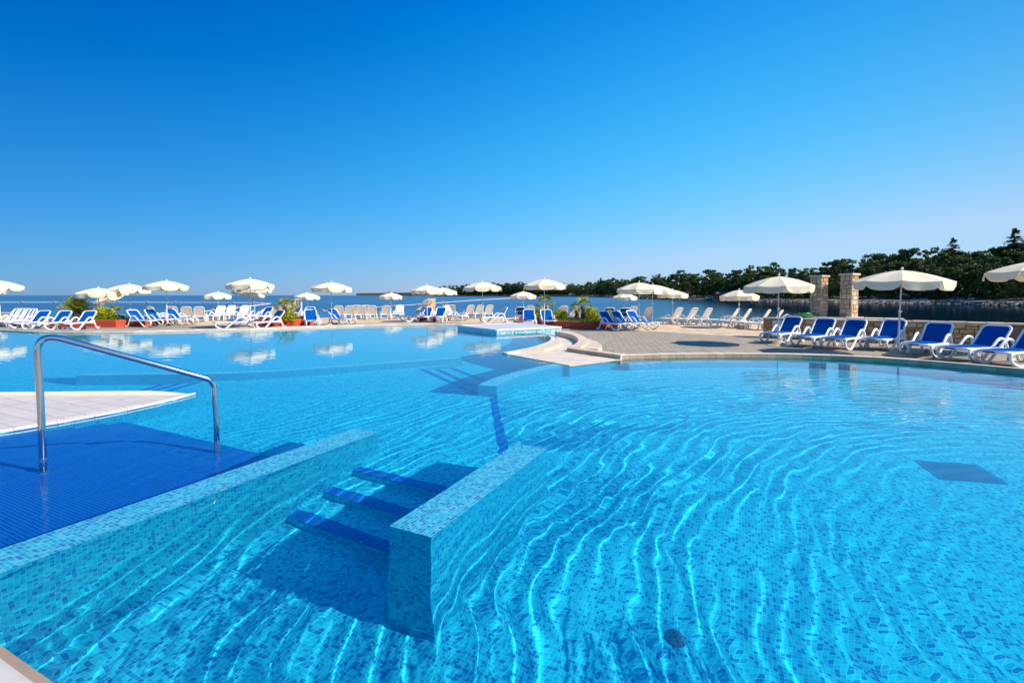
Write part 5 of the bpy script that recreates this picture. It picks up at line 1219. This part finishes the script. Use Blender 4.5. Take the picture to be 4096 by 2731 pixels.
for (a, b_, lab, grp) in Z3:
    x = a; 
    while x < b_:
        sd_ = shore_dist(x); ty = lerp_list(TOP, x); px_h = lerp_list(SHORE, x) - ty
        for row, (dk, fk) in enumerate(((14, .62), (26, .82), (40, .97))):
            jit = rg.uniform(-.5, .5) * px_h * .3
            tree(x + jit, sd_ * (1 + 0) + dk + rg.uniform(0, 8), ty + px_h * (1 - fk) * rg.uniform(.7, 1.2) - (rg.uniform(-.08, .11) * px_h if row == 2 else 0), rg.choice(VAR), lab, grp, sxy=1.0 if px_h < 80 else .85)
        x += max(12, px_h * .33) * rg.uniform(.8, 1.15)
for px, ty in ((1556, 1166), (1578, 1168), (1562, 1167)):
    if px != 1562: tree(px, shore_dist(px) + 20, ty, VAR[0], 'lone bushy tree on the low spit at the open sea, %s one' % ('seaward' if px < 1570 else 'landward'), None, sxy=1.1)
for px, ty, l_ in ((1600, 1174, 'low scrub patch on the grassy spit nearest the lone trees'), (1640, 1176, 'low scrub patch on the grassy spit nearer the wood')):
    tree(px, shore_dist(px) + 30, ty, VAR[2], l_, None, 'scrub', 'scrub_bush', sxy=6)
tree(4049, shore_dist(4049) + 45, 926, CON, 'tall pointed conifer standing above all other treetops', None, name='conifer_tree', sxy=.9)
tree(4100, shore_dist(4090) + 46, 942, CON, 'second pointed conifer just beside the tallest one', None, name='conifer_tree', sxy=.8)
tree(3805, shore_dist(3805) + 40, 962, CON, 'conifer with feathery tip rising over the wood left of the edge umbrella', None, name='conifer_tree', sxy=.7)
tree(2403, shore_dist(2403) + 20, 1114, CYP, 'slender dark cypress rising between the round pines', None, name='cypress_tree', sxy=1.2)
tree(2257, shore_dist(2257) + 20, 1132, CYP, 'small slender cypress near the end of the headland wood', None, name='cypress_tree', sxy=1.)
tree(3830, shore_dist(3830) + 16, 1068, VAR[1], 'paler single pine standing in front of the dark wood by the promenade', None, sxy=1.1)
# far beach things
plA = make_white('far_lounger', 50, M['pale_blue'])
ff = True
for px, d_, lab in ((3492, 16, 'tiny pale blue lounger under the pines, first of the left pair'), (3512, 16, 'tiny pale blue lounger under the pines, second of the left pair'), (3640, 16, 'tiny pale blue lounger left of the promenade group of four'), (3662, 16, 'tiny pale blue lounger second of the promenade group of four'), (3676, 16, 'tiny pale blue lounger third of the promenade group of four'), (3690, 16, 'tiny pale blue lounger last of the promenade group of four'),
                    (3788, 15, 'tiny pale blue lounger alone left of the three under the tall pines'), (3812, 15, 'tiny pale blue lounger first of three under the tall pines'), (3820, 15, 'tiny pale blue lounger middle of three under the tall pines'), (3832, 15, 'tiny pale blue lounger last of three under the tall pines'), (3857, 15, 'tiny pale blue lounger first of the pair near the edge umbrella'), (3873, 15, 'tiny pale blue lounger second of the pair near the edge umbrella')):
    o = plA if ff else copy_tree(plA); ff = False; p = at_dist(px, shore_dist(px) + d_ - 5); o.location = (p.x, p.y, SEA + 1.05); o.rotation_euler = (0, 0, R(-20)); tag(o, lab, 'sun lounger', 'loungers on the far shore')
for px, w_, lab in ((2765, 13., 'left stack of pale blue beach mats on the far shore'), (2853, 17., 'right longer stack of pale blue beach mats on the far shore')):
    p = at_dist(px, shore_dist(px) + 10); b = empty('mat_stack', (p.x, p.y, SEA + 1.1)); tag(b, lab, 'stack')
    for k in range(3): MB().bbox(-w_ / 4, w_ / 4, -.6, .6, k * .32, k * .32 + .29, .04).build('mat', M['pale_blue'], b)
p = at_dist(2748, shore_dist(2748) + 11); lt = empty('lifeguard_tower', (p.x, p.y, SEA + 1.1)); tag(lt, 'white open frame lifeguard ladder tower on the far shore', 'tower')
for x in (-.9, .9): MB().tube([(x, 0, 0), (x, 0, 4.2 if x > 0 else 2.8)], .09, 5).build('post', M['white'], lt)
for z in (.9, 1.8, 2.7): MB().tube([(-.9, 0, z), (.9, 0, z)], .06, 4).build('rung', M['white'], lt)
p = at_dist(3930, shore_dist(3930) + 60); MBb = MB()
tag(MB().box(-60, 60, -8, 8, 0, .1).build('sunlit_lawn', lawn), kind='structure').location = (p.x + 10, p.y + 30, SEA + 2.6)
# small boat dots

def hut(px, d_, w_, h_, wall_m, roof_m, lab):
    p = at_dist(px, shore_dist(px) + d_); o = empty('beach_hut', (p.x, p.y, SEA + 1.1)); tag(o, lab, 'hut')
    MB().box(-w_ / 2, w_ / 2, -2, 2, 0, h_).build('wall', wall_m, o)
    MB().add([(-w_ / 2 - .5, -2.5, h_), (w_ / 2 + .5, -2.5, h_), (w_ / 2 + .5, 2.5, h_), (-w_ / 2 - .5, 2.5, h_), (-w_ / 2 + 1, 0, h_ + 1.4), (w_ / 2 - 1, 0, h_ + 1.4)], [(0, 1, 5, 4), (1, 2, 5), (2, 3, 4, 5), (3, 0, 4), (3, 2, 1, 0)]).build('roof', roof_m, o)
    for k in (-1, 1): MB().box(k * w_ * .25 - .6, k * w_ * .25 + .6, -2.06, -2.0, .9, 2.0).build('window', M['navy'], o)
hr_, hw_ = flat('rust_red_boards', (.30, .04, .03), .8, var=.2), flat('grey_pink_tile_roof', (.34, .22, .19), .9, var=.2)
hut(2908, 13, 14, 2.6, hr_, flat('dark_awning', (.05, .05, .06), .8), 'dark red beach hut under the pines behind the mat stacks')
hut(2302, 12, 26, 4.0, flat('pale_house_wall', (.45, .38, .32), .8), hw_, 'small pale house with pinkish roof at the middle of the wooded shore')
